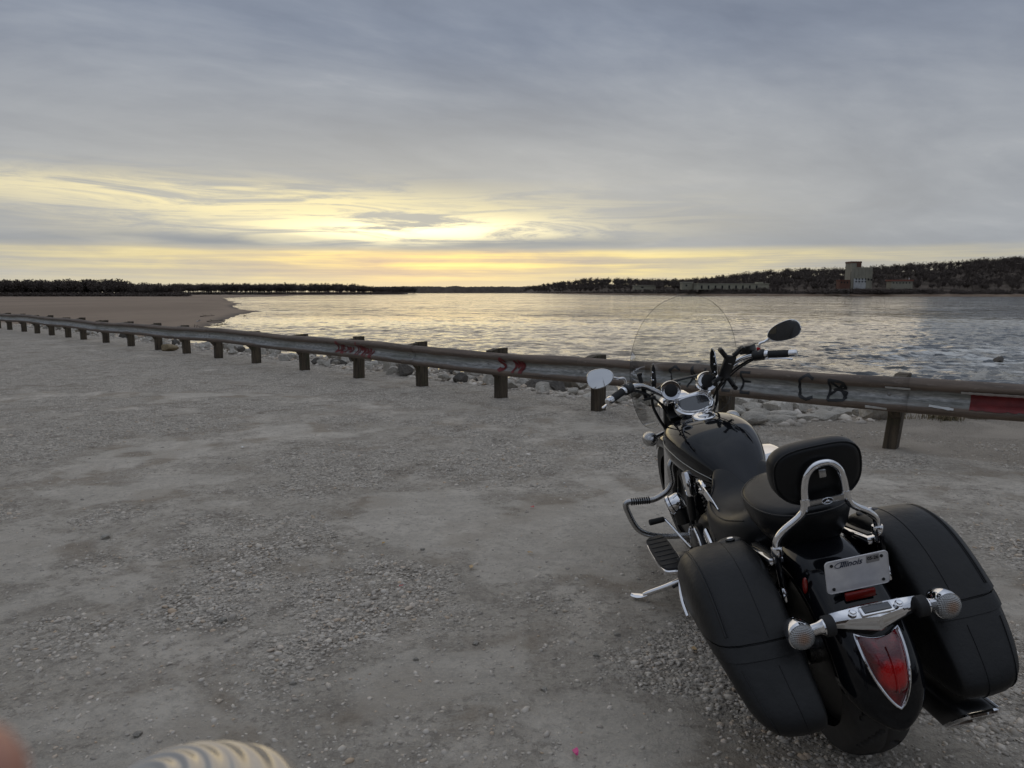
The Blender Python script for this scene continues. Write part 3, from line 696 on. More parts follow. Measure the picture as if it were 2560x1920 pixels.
# right bank: shoreline distance and skyline height across it
UX = np.array([1300, 1330, 1400, 1500, 1650, 1800, 2000, 2300, 2560, 2800.]); UY = np.array([4600, 3600, 2300, 1500, 1100, 950, 860, 830, 800, 770.])
TX = np.array([1300, 1350, 1400, 1440, 1500, 1600, 1700, 1800, 1900, 2000, 2174, 2300, 2400, 2560, 2800.]); TY = np.array([721, 714, 705, 699, 697, 700, 700, 690, 677, 672, 665, 656, 649, 638, 626.])
def shoreY(u): return float(np.interp(u, UX, UY))
def skyz(u, Y): return 1.4+(731-float(np.interp(u, TX, TY)))/1775.0*Y
uu = np.r_[np.linspace(1300, 1500, 26), np.linspace(1512, 2800, 90)]; inl = np.array([0, 3, 9, 16, 60, 110, 170, 240, 330, 420])
V = []; 
for u in uu:
    Y0 = shoreY(u)+6*(fbm(np.array(u*.03), np.array(0.0), 2, 3)-.5); H_ = max(3.0, skyz(u, Y0+300)-12.5)
    for dI in inl:
        k = dI*(1.0 if u > 1500 else 1+(1500-u)/100); Y = Y0+k; z = np.interp(dI, [0, 3, 9, 16, 60, 110, 170, 240, 330, 420], [WATER-.3, WATER+.8, WATER+2.4, -.3, .5, 1.5, 1.5+.25*H_, 1.5+.6*H_, H_, H_*1.02])
        V.append((pxX(u, Y), Y, z+(.6*(fbm(np.array(u*.2), np.array(dI*.1), 6, 3)-.5) if dI > 0 else 0)))
nI = len(inl); F = [(i*nI+j, (i+1)*nI+j, (i+1)*nI+j+1, i*nI+j+1) for i in range(len(uu)-1) for j in range(nI-1)]
o = part('far_bank', (V, F), M['mud'], None, True, None); o.data.materials.append(M['litter']); 
mi = np.array([0 if (k_ % (nI-1)) < 2 else 1 for k_ in range(len(F))], np.int32); o.data.polygons.foreach_set('material_index', mi); tag(o, kind='structure')
def bank_z(u, dI, Y0):
    H_ = max(3.0, skyz(u, Y0+300)-12.5); return float(np.interp(dI, [0, 3, 9, 16, 60, 110, 170, 240, 330, 420], [WATER-.3, WATER+.8, WATER+2.4, -.3, .5, 1.5, 1.5+.25*H_, 1.5+.6*H_, H_, H_*1.02]))
items = []
for k in range(2100):                                   # hillside
    u = rt.uniform(1296, 2760); Y0 = shoreY(u); dI = 110+235*rt.random()**.75; f_ = 1.0 if u > 1500 else 1+(1500-u)/100
    Y = Y0+dI*f_; h = rt.uniform(11, 15.5)*(Y/1000)**.45; items.append((rt.choice(TT), pxX(u, Y), Y, bank_z(u, dI, Y0)-.5, h, h*rt.uniform(1.0, 1.5)))
for k in range(430):                                   # bank flats
    u = rt.uniform(1296, 2760); Y0 = shoreY(u); dI = rt.uniform(14, 100)
    
    Y = Y0+dI; h = (rt.uniform(5, 9.5) if u > 1480 else rt.uniform(12, 20)) if u < 1960 else rt.uniform(3, 6.5); items.append((rt.choice(TT), pxX(u, Y), Y, bank_z(u, dI, Y0)-.3, h, h*1.05))
for k in range(1000):
    u = rt.uniform(1330, 2760); Y0 = shoreY(u); dI = rt.uniform(12, 60); Y = Y0+dI; h = rt.uniform(2.5, 5.5); items.append((rt.choice(BB), pxX(u, Y), Y, bank_z(u, dI, Y0)-.3, h, h*1.9))
for k in range(150):                                   # brush in front of the mill and sheds
    u = rt.uniform(2060, 2330); Y = rt.uniform(845, 885); h = rt.uniform(4.5, 9); items.append((rt.choice(BB+TT[:2]), pxX(u, Y), Y, -.5, h, h*1.5))
for k in range(160):                                   # trees in front of the warehouse
    u = rt.uniform(1560, 1960); Y = shoreY(u)+rt.uniform(15, 45); h = rt.uniform(4, 9.5); items.append((rt.choice(TT), pxX(u, Y), Y, -.5, h, h*.9))
wood('hillside_woods', items, 'bare brown winter woods covering the hill across the river')
# trees whose own crowns stand out on the skyline
def tree_objs():
    out = []
    for i in range(5):
        V, F, FM = bare_tree(40+i, 1.25, 1.05, True); me = fast_mesh('bare_tree', V, F[FM == 1], M['bark']); mc = fast_mesh('crown', V, F[FM == 0], M['twig']); out.append((me, mc))
    return out
TO = tree_objs()
def put_tree(x, y, z, h, wd, lab, grp):
    a, c_ = rt.choice(TO); t = empty('bare_tree', (x, y, z)); t.rotation_euler = (0, 0, rt.random()*6.28); t.scale = (wd, wd, h)
    link(bpy.data.objects.new('trunk', a), t); link(bpy.data.objects.new('crown', c_), t); return tag(t, lab, 'tree', grp)
for k in range(64):
    u = 1560+k*19+rt.uniform(-8, 8); Y0 = shoreY(u); dI = 330; Y = Y0+dI; h = rt.uniform(11, 16); put_tree(pxX(u, Y), Y, bank_z(u, dI, Y0)-.5, h, h*rt.uniform(.8, 1.1), 'bare tree standing out on the skyline of the far wooded hill', 'skyline trees on the far hill')
# left wood behind the sandbar, middle wood farther off
items = []
for k in range(760):
    u = rt.uniform(-120, 455); Y = rt.uniform(640, 760)+max(0, u-380)*.4; h = (rt.uniform(13, 17) if u < 330 else rt.uniform(10, 13.5)); items.append((rt.choice(TT), pxX(u, Y), Y, -2.5, h, h*rt.uniform(1.0, 1.5)))
for k in range(900):
    u = rt.uniform(-120, 470); Y = rt.uniform(628, 660); h = rt.uniform(2.5, 5.5); items.append((rt.choice(BB), pxX(u, Y), Y, -2.6, h, h*2.2))
wood('sandbar_woods', items, 'dark bare woods behind the sandbar at the left')
items = []
for k in range(760):
    u = rt.uniform(440, 1040); Y = rt.uniform(1480, 1700)+max(0, u-850)*3; h = rt.uniform(18, 25)*(1 if u < 900 else .85); items.append((rt.choice(TT), pxX(u, Y), Y, -2.2, h, h*1.3))
for k in range(600):
    u = rt.uniform(440, 1010); Y = rt.uniform(1440, 1500)+max(0, u-850)*3; h = rt.uniform(4, 7); items.append((rt.choice(BB), pxX(u, Y), Y, -2.5, h, h*3))
wood('middle_woods', items, 'farther dark strip of bare woods beyond the sandbar tip')
def land_strip(name, pts_near, pts_far, z0, z1, mat):
    n_ = len(pts_near); V = [(*p, WATER-.3) for p in pts_near]+[(p[0], p[1]+14, z0) for p in pts_near]+[(*p, z1) for p in pts_far]
    F = [(r_*n_+i, r_*n_+i+1, (r_+1)*n_+i+1, (r_+1)*n_+i) for r_ in range(2) for i in range(n_-1)]
    return tag(part(name, (V, F), mat, None, True, None), kind='structure')
us_ = np.linspace(-200, 470, 12); land_strip('left_woodland', [(pxX(u, 622), 622) for u in us_], [(pxX(u, 1100), 1100) for u in us_], -2.6, -2.2, M['litter'])
us_ = np.linspace(380, 1020, 12); land_strip('middle_woodland', [(pxX(u, 1430+max(0, u-850)*3), 1430+max(0, u-850)*3) for u in us_], [(pxX(u, 2600), 2600) for u in us_], -2.4, 0, M['litter'])
us_ = np.linspace(560, 1010, 10); land_strip('mud_spit', [(pxX(u, y), y) for u, y in zip(us_, np.linspace(930, 1500, 10))], [(pxX(u, y)-30, y+240) for u, y in zip(us_, np.linspace(930, 1500, 10))], WATER+.7, WATER+.6, M['mud'])
# most distant wooded ridge
us_ = np.linspace(940, 1420, 160); V = []
for u in us_:
    top = 34+9*fbm(np.array(u*.035), np.array(0.), 3, 3)+5*fbm(np.array(u*.4), np.array(1.), 3, 2)+(max(0, u-1330)*.12)
    for (yq, zq) in ((4700, WATER-.3), (4705, 2), (4720, top*.8), (4800, top), (5400, top*.9)): V.append((pxX(u, yq), yq, zq))
F = [(i*5+j, (i+1)*5+j, (i+1)*5+j+1, i*5+j+1) for i in range(len(us_)-1) for j in range(4)]
tag(part('distant_ridge', (V, F), M['litter'], None, True, None), 'most distant wooded ridge where the river meets the horizon', 'woods', kind='stuff')

# buildings across the river
M['concrete'] = simple('stained_concrete', (.27, .25, .195), .9, 0, .35, .12)
M['concrete_white'] = simple('peeling_white_paint', (.44, .44, .43), .85, 0, .4, .4)
M['brick'] = simple('faded_brick', (.13, .062, .042), .9, 0, .3, .4)
M['void'] = simple('dark_opening', (.012, .012, .012), .8)
M['panewall'] = simple('pale_wall', (.30, .28, .21), .9, 0, .25, .2)
M['roofred'] = simple('red_roof', (.22, .085, .06), .9, 0, .25, .3)
def bbox_px(u0, u1, v0, v1, Y, depth):
    x0, x1 = pxX(u0, Y), pxX(u1, Y); z1 = 1.4+(731-v0)/1775.*Y; z0 = 1.4+(731-v1)/1775.*Y
    return ((x0+x1)/2, Y+depth/2, (z0+z1)/2), (x1-x0, depth, z1-z0)
def bpart(name, par, mat, bx, bev=.0):
    c_, s_ = bx; return part(name, (lambda vf: (vf[0]-np.array(par.location), vf[1]))(rbox(c_, s_, bev)), mat, par, False)
Yb = 905
ba_ = empty('mill_building', (pxX(2145, Yb), Yb, 1.2)); tag(ba_, 'tall derelict concrete mill with a square tower on the far bank', 'building')
bpart('tower', ba_, M['concrete'], bbox_px(2117.5, 2142.5, 656, 722, Yb, 16)); bpart('parapet', ba_, M['brick'], bbox_px(2117, 2143.2, 655, 659, Yb-.3, 16.6))
bpart('tower_door', ba_, M['brick'], bbox_px(2131, 2142, 659.5, 669, Yb-.25, .5))
bpart('main_block', ba_, M['concrete'], bbox_px(2142.6, 2171, 669.5, 722, Yb+1, 12)); bpart('lower_block', ba_, M['concrete'], bbox_px(2119, 2165, 671, 722, Yb-2.2, 2.1))
bpart('stair_turret', ba_, M['concrete'], bbox_px(2116, 2121, 680, 722, Yb-1.2, 5))
for k in range(5): bpart('pilaster', ba_, M['concrete'], bbox_px(2127+k*9, 2129+k*9, 672, 697, Yb-2.6, .35))
bpart('painted_base', ba_, M['concrete_white'], bbox_px(2126, 2156, 697, 722, Yb-3.4, 1.15))
for r_ in range(2):
    for k in range(5 if r_ == 0 else 4): bpart('window', ba_, M['void'], bbox_px(2130+k*7.6, 2133.6+k*7.6, 696.5+r_*6.2, 700+r_*6.2, Yb-3.55 if k < 4 else Yb-2.5, .3))
for k in range(2): bpart('window', ba_, M['void'], bbox_px(2160.5+k*7, 2164+k*7, 697.5+k*.5, 701.5+k*.5, Yb-2.5 if k == 0 else Yb+.7, .4))
b2 = empty('brick_shed', (pxX(2105, Yb-6), Yb-6, 1)); tag(b2, 'low red brick shed against the left foot of the mill', 'building')
bpart('wall', b2, M['brick'], bbox_px(2090.5, 2117, 701.5, 722, Yb-6, 9)); bpart('roof', b2, M['roofred'], bbox_px(2089.8, 2117.6, 700.3, 701.4, Yb-6.5, 10))
for k in range(3): bpart('window', b2, M['void'], bbox_px(2094+k*7.4, 2097+k*7.4, 704.5, 708.5, Yb-6.2, .3))
b3 = empty('red_roofed_building', (pxX(2245, Yb-8), Yb-8, 1)); tag(b3, 'low pale building with a faded red roof right of the mill', 'building')
bpart('wall', b3, M['concrete'], bbox_px(2219, 2272, 703.5, 722, Yb-8, 12)); bpart('roof', b3, M['roofred'], bbox_px(2217, 2274, 699.8, 703.4, Yb-8.6, 13)); bpart('chimney', b3, M['concrete_white'], bbox_px(2262, 2263.6, 695, 699.7, Yb-5, 1))
for k in range(6): bpart('window', b3, M['void'], bbox_px(2223+k*8, 2226+k*8, 706, 709, Yb-8.2, .3))
Yc = 1010
b4 = empty('long_warehouse', (pxX(1830, Yc), Yc, 1)); tag(b4, 'long low pale warehouse half hidden by trees on the far bank', 'building')
bpart('wall', b4, M['panewall'], bbox_px(1738, 1916, 711, 724, Yc, 20)); bpart('roof', b4, M['panewall'], bbox_px(1736, 1918, 709, 710.9, Yc-.5, 22)); bpart('end_block', b4, M['panewall'], bbox_px(1888, 1902, 705.5, 708.9, Yc+2, 12))
for k in range(9): bpart('door', b4, M['void'], bbox_px(1748+k*17, 1752+k*17, 714, 722, Yc-.2, .3))
b5 = empty('small_pale_building', (pxX(1718, Yc+20), Yc+20, 1)); tag(b5, 'small pale gabled building left of the long warehouse', 'building')
bpart('wall', b5, M['panewall'], bbox_px(1702, 1728, 709, 724, Yc+20, 14)); bpart('roof', b5, M['concrete'], bbox_px(1701, 1729, 705, 708.9, Yc+19.5, 15)); bpart('window', b5, M['void'], bbox_px(1710, 1714, 712, 716, Yc+19.8, .3))
b6 = empty('small_pale_building', (pxX(1608, 1300), 1300, 1)); tag(b6, 'pale low building among bare trees, leftmost on the far bank', 'building')
bpart('wall', b6, M['panewall'], bbox_px(1582, 1636, 715, 724, 1300, 14)); bpart('roof', b6, M['concrete'], bbox_px(1581, 1637, 713, 714.9, 1299, 16)); bpart('window', b6, M['void'], bbox_px(1600, 1606, 717, 720, 1299.8, .3))
for (u, wd, v0, lb) in ((1117.5, 2.6, 717, 'slim distant tower block on the horizon'), (1135, 6.5, 715.6, 'broad distant tower block on the horizon')):
    q_ = empty('distant_building', (pxX(u, 5050), 5050, 15)); tag(q_, lb, 'building'); bpart('wall', q_, M['concrete_white'], bbox_px(u-wd/2, u+wd/2, v0, 724, 5050, 15)); bpart('roof', q_, M['concrete'], bbox_px(u-wd/2-.3, u+wd/2+.3, v0-.5, v0-.02, 5049, 17))
# bleached logs stranded on the far bank
for (u, v0, ln, ro, lb) in ((1692, 736, 5, .35, 'bleached log stranded on the far mud bank, leftmost'), (1893, 735.5, 6, .3, 'bleached log stranded on the far mud bank below the warehouse'), (2108, 734.5, 9, .25, 'bleached log stranded on the far mud bank below the mill')):
    Y = shoreY(u)+3.2; x = pxX(u, Y); z = WATER+.95+.3; P = np.array([(-ln/2, 0, 0), (-ln*.2, .2, .1*ro), (ln*.2, -.1, ro), (ln/2, .2, ro*2.4)])
    o = part('driftwood_log', tube(catmull(P, 4), np.linspace(.32, .16, 13), 7), M['concrete_white'], None); o.location = (x, Y, z); tag(o, lb, 'log')
# driftwood on the sandbar
M['drift'] = simple('dark_driftwood', (.030, .024, .019), .9, 0, .4, 2)
for i, (u, v_, ln, st_, lb) in enumerate(((522, 787, 3.6, 3, 'dark driftwood snag with a raised branch on the sandbar'), (540, 796, 3.4, 2, 'long dark drift log lying across the sandbar'), (556, 802, 3.0, 4, 'heap of dark driftwood in the middle of the sandbar'), (483, 813, 3.4, 3, 'forked driftwood branch just above the guardrail'), (616, 782, .9, 1, 'small dark stump near the tip of the sandbar'), (500, 798, 1.0, 1, 'pale short drift log left of the other driftwood'))):
    ang = (v_-731)/1775.; Y = (1.416+2.6)/ang; x = pxX(u, Y); z = sand_z(x, Y)+.12; t = empty('driftwood', (x, Y, z)); r_ = random.Random(i+3)
    part('trunk', tube(catmull([(-ln/2, 0, 0), (-ln*.1, .2, .15), (ln*.2, .1, .2), (ln/2, -.2, .35)], 4), np.linspace(.13, .05, 13), 7), M['drift'] if i != 5 else M['concrete_white'], t)
    for k in range(st_):
        x0 = r_.uniform(-ln*.3, ln*.4); part('branch', tube(catmull([(x0, 0, .1), (x0+r_.uniform(-.5, .5), r_.uniform(-.4, .4), .5), (x0+r_.uniform(-.8, .8), r_.uniform(-.6, .6), r_.uniform(.5, 1.3))], 3), np.linspace(.05, .015, 7), 6), M['drift'], t)
    t.scale = (.75, .75, .5)
    tag(t, lb, 'driftwood')

# ------------------------------------------------------------------ motorcycle (local axes: x forward, y left, z up)
BIKE = empty('motorcycle', (1.0827, 2.1341, 0.0))
tag(BIKE, 'black cruiser motorcycle with leather saddlebags and windscreen leaning on its side stand', 'motorcycle')
BIKE.rotation_mode = 'XYZ'
yaw_, lean_ = R_(1.543), R_(11.969)
fw_ = Vector((-math.sin(yaw_), math.cos(yaw_), 0)); lf_ = Vector((-math.cos(yaw_), -math.sin(yaw_), 0)); upz = Vector((0, 0, 1))
l2 = lf_*math.cos(lean_)-upz*math.sin(lean_); u2 = upz*math.cos(lean_)+lf_*math.sin(lean_)
BM = Matrix(((fw_.x, l2.x, u2.x), (fw_.y, l2.y, u2.y), (fw_.z, l2.z, u2.z))); BIKE.rotation_euler = BM.to_euler()
# steering
AX0 = np.array([1.835, 0, 0]); rk = R_(32.7); AXD = np.array([-math.sin(rk), 0, math.cos(rk)])
Kx = np.array([[0, -AXD[2], AXD[1]], [AXD[2], 0, -AXD[0]], [-AXD[1], AXD[0], 0]]); sa_ = R_(3.5); SM = np.eye(3)+math.sin(sa_)*Kx+(1-math.cos(sa_))*Kx@Kx
def ST(p): return AX0+SM@(np.asarray(p)-AX0)
def bp(name, vf, mat, parent=BIKE, smooth=True, sharp=38, st=False):
    return part(name, vf, M[mat] if isinstance(mat, str) else mat, parent, smooth, sharp, ST if st else None)

# --- wheels
def wheel(cx, cz, Rr, wdt, st):
    nA, nP = 420, 27; V = []; hw = wdt/2
    for i in range(nA):
        a = 2*math.pi*i/nA
        for j in range(nP):
            t = -1+2*j/(nP-1); y = hw*math.sin(t*math.pi/2*.98); r = Rr-.50*hw*(1-math.cos(t*1.45))-.055*max(0, abs(t)-.82)/.18
            g_ = (i/nA*15+1.5*abs(t)**1.5*(1 if t > 0 else 1)+(.5 if t > 0 else 0)) % 1
            if .10 < abs(t) < .68 and g_ < .11: r -= .013
            if abs(t) < .05: r -= .005
            V.append((cx+r*math.sin(a), y, cz+r*math.cos(a)))
    F = [(i*nP+j, i*nP+j+1, ((i+1) % nA)*nP+j+1, ((i+1) % nA)*nP+j) for i in range(nA) for j in range(nP-1)]
    w_ = empty('wheel', (0, 0, 0)); w_.parent = BIKE
    bp('tyre', (V, F), 'tyre', w_, True, 50, st)
    bp('rim', lathe([(.20, -.055), (Rr-.10, -.05), (Rr-.09, -.045), (Rr-.085, -.02), (Rr-.085, .02), (Rr-.09, .045), (Rr-.10, .05), (.20, .055)], (cx, 0, cz), (0, 1, 0), 40), 'black_metal', w_, st=st)
    for k in range(7):
        a = k*2*math.pi/7; d_ = np.array([math.sin(a), 0, math.cos(a)]); c0 = np.array([cx, 0, cz]); bp('spoke', tube([c0+d_*.04, c0+d_*.12, c0+d_*(Rr-.10)], [.022, .016, .02], 8), 'black_metal', w_, st=st)
    bp('hub', lathe([(.02, -.10), (.05, -.09), (.055, 0), (.05, .09), (.02, .10)], (cx, 0, cz), (0, 1, 0), 20), 'chrome_dull', w_, st=st)
    bp('brake_disc', lathe([(.06, .062), (.135, .062), (.135, .067), (.06, .067)], (cx, 0, cz), (0, -1, 0), 36), 'chrome_dull', w_, st=st)
wheel(0, .322, .322, .170, False); wheel(1.69, .318, .318, .130, True)

# --- rear fender
def fr(th):  # radius of the fender crown from the axle, th from straight up towards the rear
    return .352+.034*max(0, th-.5)**1.2/1.2
def fpt(th, y, off=0.0):
    s = abs(y); w_ = .108; q = min(1, s/w_); drop = .095*(1-max(0, 1-q**3.0)**(1/3.0)); r = fr(th)-drop+off; return np.array([-r*math.sin(th), y, .322+r*math.cos(th)])
rings = []; th0, th1 = -.75, 1.70
for th in np.r_[np.linspace(th0, 1.30, 34), np.linspace(1.34, th1, 16)]:
    k = 1.0 if th < 1.30 else max(0.02, 1-((th-1.30)/(th1-1.30))**2.6)**.5; ring = []
    for t in np.linspace(-1, 1, 29):
        y = .108*sgnp(np.array(math.sin(t*math.pi/2)), .85)*k; s = abs(t); q = min(1, abs(y)/.108) if k > .999 else abs(math.sin(t*math.pi/2))**.85
        drop = .095*(1-max(0, 1-q**3.0)**(1/3.0))*(.4+.6*k); r = fr(th)-drop; ring.append((-r*math.sin(th), float(y), .322+r*math.cos(th)))
    rings.append(ring)
o = bp('rear_fender', loft(rings, cap=False, closed=False), 'paint', sharp=None); md = o.modifiers.new('thickness', 'SOLIDIFY'); md.thickness = .004; md.offset = 1
fender = o
# --- tail light set into the fender
def tl(u, v):   # u across -1..1, v 0 top .. 1 tip
    hw = .059*(1-v**2.5)**.80+.0005; y = u*hw; th = 1.0+.525*v+.06*(1-u*u)*(1-v)*.9
    return y, th
rows = []
for v in np.linspace(0, 1, 22):
    r_ = []
    for u in np.linspace(-1, 1, 15):
        y, th = tl(u, v); dome = .006+.026*(1-u**4)*math.sin(min(1, v*1.15+.10)*math.pi)**.5; r_.append(fpt(th, y, dome))
    rows.append(r_)
m, n, b, o = material('tail_lens'); co = objco(n)
f = n.noise(co, 34, 3, .5); vc = n.voro(co, 210); dd_ = n.v('DISTANCE', co, (-.395, .0, .43))
core = n.ss(n.m('ADD', dd_, n.m('MULTIPLY', n.m('SUBTRACT', f, .5), .05)), .052, .028)
n.put(b.inputs['Base Color'], n.mix(core, n.mix(n.ss(f, .4, .7), (.085, .002, .006), (.22, .004, .010)), (.42, .004, .005)))
b.inputs['Roughness'].default_value = .08; b.inputs['Coat Weight'].default_value = 1.0; b.inputs['Coat Roughness'].default_value = .03
bb = n.n('ShaderNodeBump'); bb.inputs['Strength'].default_value = .35; bb.inputs['Distance'].default_value = .002; n.put(bb.inputs['Height'], vc); t_ = m.node_tree; t_.links.new(bb.outputs[0], b.inputs['Normal']); M['tail'] = m
tail = bp('tail_light', loft(rows, cap=False, closed=False), 'tail', sharp=None)
out = [fpt(tl(u, 0)[1], tl(u, 0)[0], .010) for u in np.linspace(-1, 1, 15)]+[fpt(tl(1, v)[1], tl(1, v)[0], .010) for v in np.linspace(0, 1, 22)[1:]]+[fpt(tl(-1, v)[1], tl(-1, v)[0], .010) for v in np.linspace(1, 0, 22)[1:-1]]
bp('bezel', tube(np.array(out), .0042, 8, closed=True), 'chrome', tail)
bp('rib', tube(np.array([fpt(tl(0, v)[1], 0, .014+.022*math.sin(min(1, v*1.15+.10)*math.pi)**.5) for v in np.linspace(.12, .8, 14)]), .0018, 6), 'tail', tail)

# --- light bar with turn signals
rings = []
for y in np.linspace(-.118, .118, 25):
    q = abs(y)/.118; zt = .598-.004*q*q; zl = .535+.019*q; xb = -.352+.030*q; xf_ = -.298
    ring = [(xf_, y, zt-.004), (xf_-.012, y, zt), (xb+.010, y, zt-.008), (xb+.002, y, zt-.018), (xb, y, zl+.016), (xb+.006, y, zl+.002), (xb+.014, y, zl), (xf_, y, zl+.006)]
    rings.append(ring)
lb = bp('light_bar', loft(rings), 'chrome', sharp=30)
bp('frame', rbox((-.335, 0, .594), (.030, .088, .007), .003, rotm(y=-24)), 'chrome', lb); bp('window', rbox((-.337, 0, .5985), (.021, .074, .006), .002, rotm(y=-24)), 'dark_glass', lb)
for s in (1, -1):
    bp('bolt', lathe([(.011, 0), (.011, .003), (.0075, .005), (.007, .009), (0, .010)], (-.332, s*.063, .5935), (-.42, 0, .9), 14), 'chrome', lb)
    ts = empty('turn_signal'); ts.parent = BIKE
    bp('band', lathe([(.0255, -.013), (.0272, -.011), (.0272, .011), (.0255, .013)], (-.318, s*.127, .566), (0, 1, 0), 20, 1.0, 1.05), 'rubber', ts)
    bp('stalk', tube([(-.318, s*.117, .566), (-.318, s*.140, .565), (-.312, s*.150, .562), (-.305, s*.185, .554)], [.024, .0235, .017, .015], 16), 'chrome', ts)
    ax_ = (1, .0, .10)
    bp('housing', lathe([(.0365, -.012), (.0378, -.004), (.0365, .012), (.031, .034), (.021, .052), (.009, .063), (0, .066)], (-.305, s*.201, .550), ax_, 28, 1, 1.05), 'chrome', ts)
    lens = bp('lens', lathe([(.0345, -.011), (.034, -.018), (.029, -.025), (.020, -.030), (.010, -.033), (0, -.034)], (-.305, s*.201, .550), ax_, 28, 1, 1.05), None, ts); lens.data.materials.clear()
    lens.data.materials.append(M.get('siglens') or M.setdefault('siglens', (lambda: None)()))
m, n, b, o = material('signal_lens'); co = objco(n)
xs3 = n.sep(n.mapv(co, (1, 1, 1), (R_(45), 0, 0))); gr = n.m('MULTIPLY', n.m('SINE', n.m('MULTIPLY', xs3[1], 900.0)), n.m('SINE', n.m('MULTIPLY', xs3[2], 900.0)))
amb = n.noise(co, 30, 3, .5); n.put(b.inputs['Base Color'], n.mix(n.m('MULTIPLY', n.ss(n.v('DISTANCE', n.v('ABSOLUTE', co), (.33, .203, .553)), .026, .008), .7), n.mix(amb, (.25, .25, .245), (.40, .40, .39)), (.34, .15, .05))); b.inputs['Roughness'].default_value = .10; b.inputs['Metallic'].default_value = .15
b.inputs['Coat Weight'].default_value = .8; n.put(b.inputs['Normal'], bump(n, gr, .8, .0022)); M['siglens'] = m
for o_ in bpy.data.objects:
    if o_.name.startswith('lens') and o_.parent and o_.parent.name.startswith('turn_signal'): o_.data.materials.clear(); o_.data.materials.append(m)

# --- licence plate
m, n, b, o = material('plate_aluminium'); co = objco(n); f = n.noise(co, 22, 4, .6); bl = n.ss(n.v('DISTANCE', n.mapv(co, (1, 1, 1.2)), (-.257, -.02, .79)), .065, .015, 0, .25)
n.put(b.inputs['Base Color'], n.mix(bl, n.mix(n.ss(f, .35, .7), (.60, .585, .59), (.72, .70, .69)), (.36, .40, .50))); b.inputs['Roughness'].default_value = .38; b.inputs['Coat Weight'].default_value = .3; M['plate'] = m
RP = rotm(y=-6); pc = np.array([-.256, 0, .665])
def plate_pt(y, z, off): return pc+RP@np.array([-off, y, z])
def round_rect(w_, h, r, k=5):
    P = []
    for (cx, cy, a0) in ((w_/2-r, h/2-r, 0), (-w_/2+r, h/2-r, 90), (-w_/2+r, -h/2+r, 180), (w_/2-r, -h/2+r, 270)):
        for i in range(k+1): a = R_(a0+90*i/k); P.append((cx+r*math.cos(a), cy+r*math.sin(a)))
    return P
rr_ = round_rect(.178, .1, .012); plate = bp('license_plate', loft([[plate_pt(y, z, -.001) for y, z in rr_], [plate_pt(y, z, .001) for y, z in rr_]]), 'plate', sharp=30)
bp('plate_rim', tube(np.array([plate_pt(y*.985, z*.975, .0013) for y, z in rr_]), .0011, 6, closed=True), 'plate', plate)
for (y, z) in ((.070, .036), (-.070, .036), (.070, -.036), (-.070, -.036)): bp('plate_bolt', lathe([(.0048, 0), (.0045, .002), (.002, .003), (0, .003)], plate_pt(y, z, .001), RP@np.array([-1, 0, 0]), 10), 'plastic', plate)
def text_mesh(name, body, size, shear, mat, parent, cy, cz, off, ext=.0003, bold=0):
    cu = bpy.data.curves.new(name, 'FONT'); cu.body = body; cu.size = size; cu.shear = shear; cu.align_x = 'CENTER'; cu.align_y = 'CENTER'; cu.extrude = ext; cu.offset = bold; cu.resolution_u = 3
    ob = bpy.data.objects.new(name, cu); C.objects.link(ob); dg = bpy.context.evaluated_depsgraph_get(); me = bpy.data.meshes.new_from_object(ob.evaluated_get(dg)); bpy.data.objects.remove(ob); 
    V = np.array([v.co[:] for v in me.vertices]); F = [tuple(p.vertices) for p in me.polygons]; bpy.data.meshes.remove(me)
    V3 = np.array([plate_pt(cy-v[0], cz+v[1], off+v[2]) for v in V]); return bp(name, (V3, F), mat, parent, False)
M['ink'] = simple('dark_blue_ink', (.022, .030, .060), .5); M['sticker'] = simple('sticker_paper', (.26, .25, .245), .5, 0, .2, 90); M['ink_black'] = simple('black_ink', (.012, .012, .014), .5)
text_mesh('lettering', 'Illinois', .0245, .38, 'ink', plate, .0175, .0335, .0018, bold=.0004)
bp('flourish', tube(np.array([plate_pt(y, z, .0018) for y, z in catmull([(.030, .040), (.046, .0415), (.059, .036), (.060, .029), (.050, .026), (.040, .030), (.034, .037)], 6)]), .0009, 5), 'ink', plate)
rs = round_rect(.037, .022, .002, 2); bp('sticker', loft([[plate_pt(y-.0455, z+.0335, .0012) for y, z in rs], [plate_pt(y-.0455, z+.0335, .0017) for y, z in rs]]), 'sticker', plate, False)
text_mesh('sticker_date', '05-26', .0135, 0, 'ink_black', plate, -.0455, .0355, .0021, bold=.0003)
bp('plate_bracket', join(rbox(pc+np.array([.012, 0, -.006]), (.012, .15, .095), .004, RP), rbox((-.205, 0, .655), (.07, .08, .03), .006)), 'plastic')
bp('reflector', rbox(plate_pt(0, -.066, .004), (.010, .085, .024), .003, RP), 'red_refl')
bp('side_reflector', lathe([(.016, 0), (.016, .004), (.010, .007), (0, .008)], (-.150, .108, .604), (-.35, .9, .15), 20, .55, 1.5), 'red_refl')
bp('side_reflector', lathe([(.016, 0), (.016, .004), (.010, .007), (0, .008)], (-.150, -.108, .604), (-.35, -.9, .15), 20, .55, 1.5), 'red_refl')

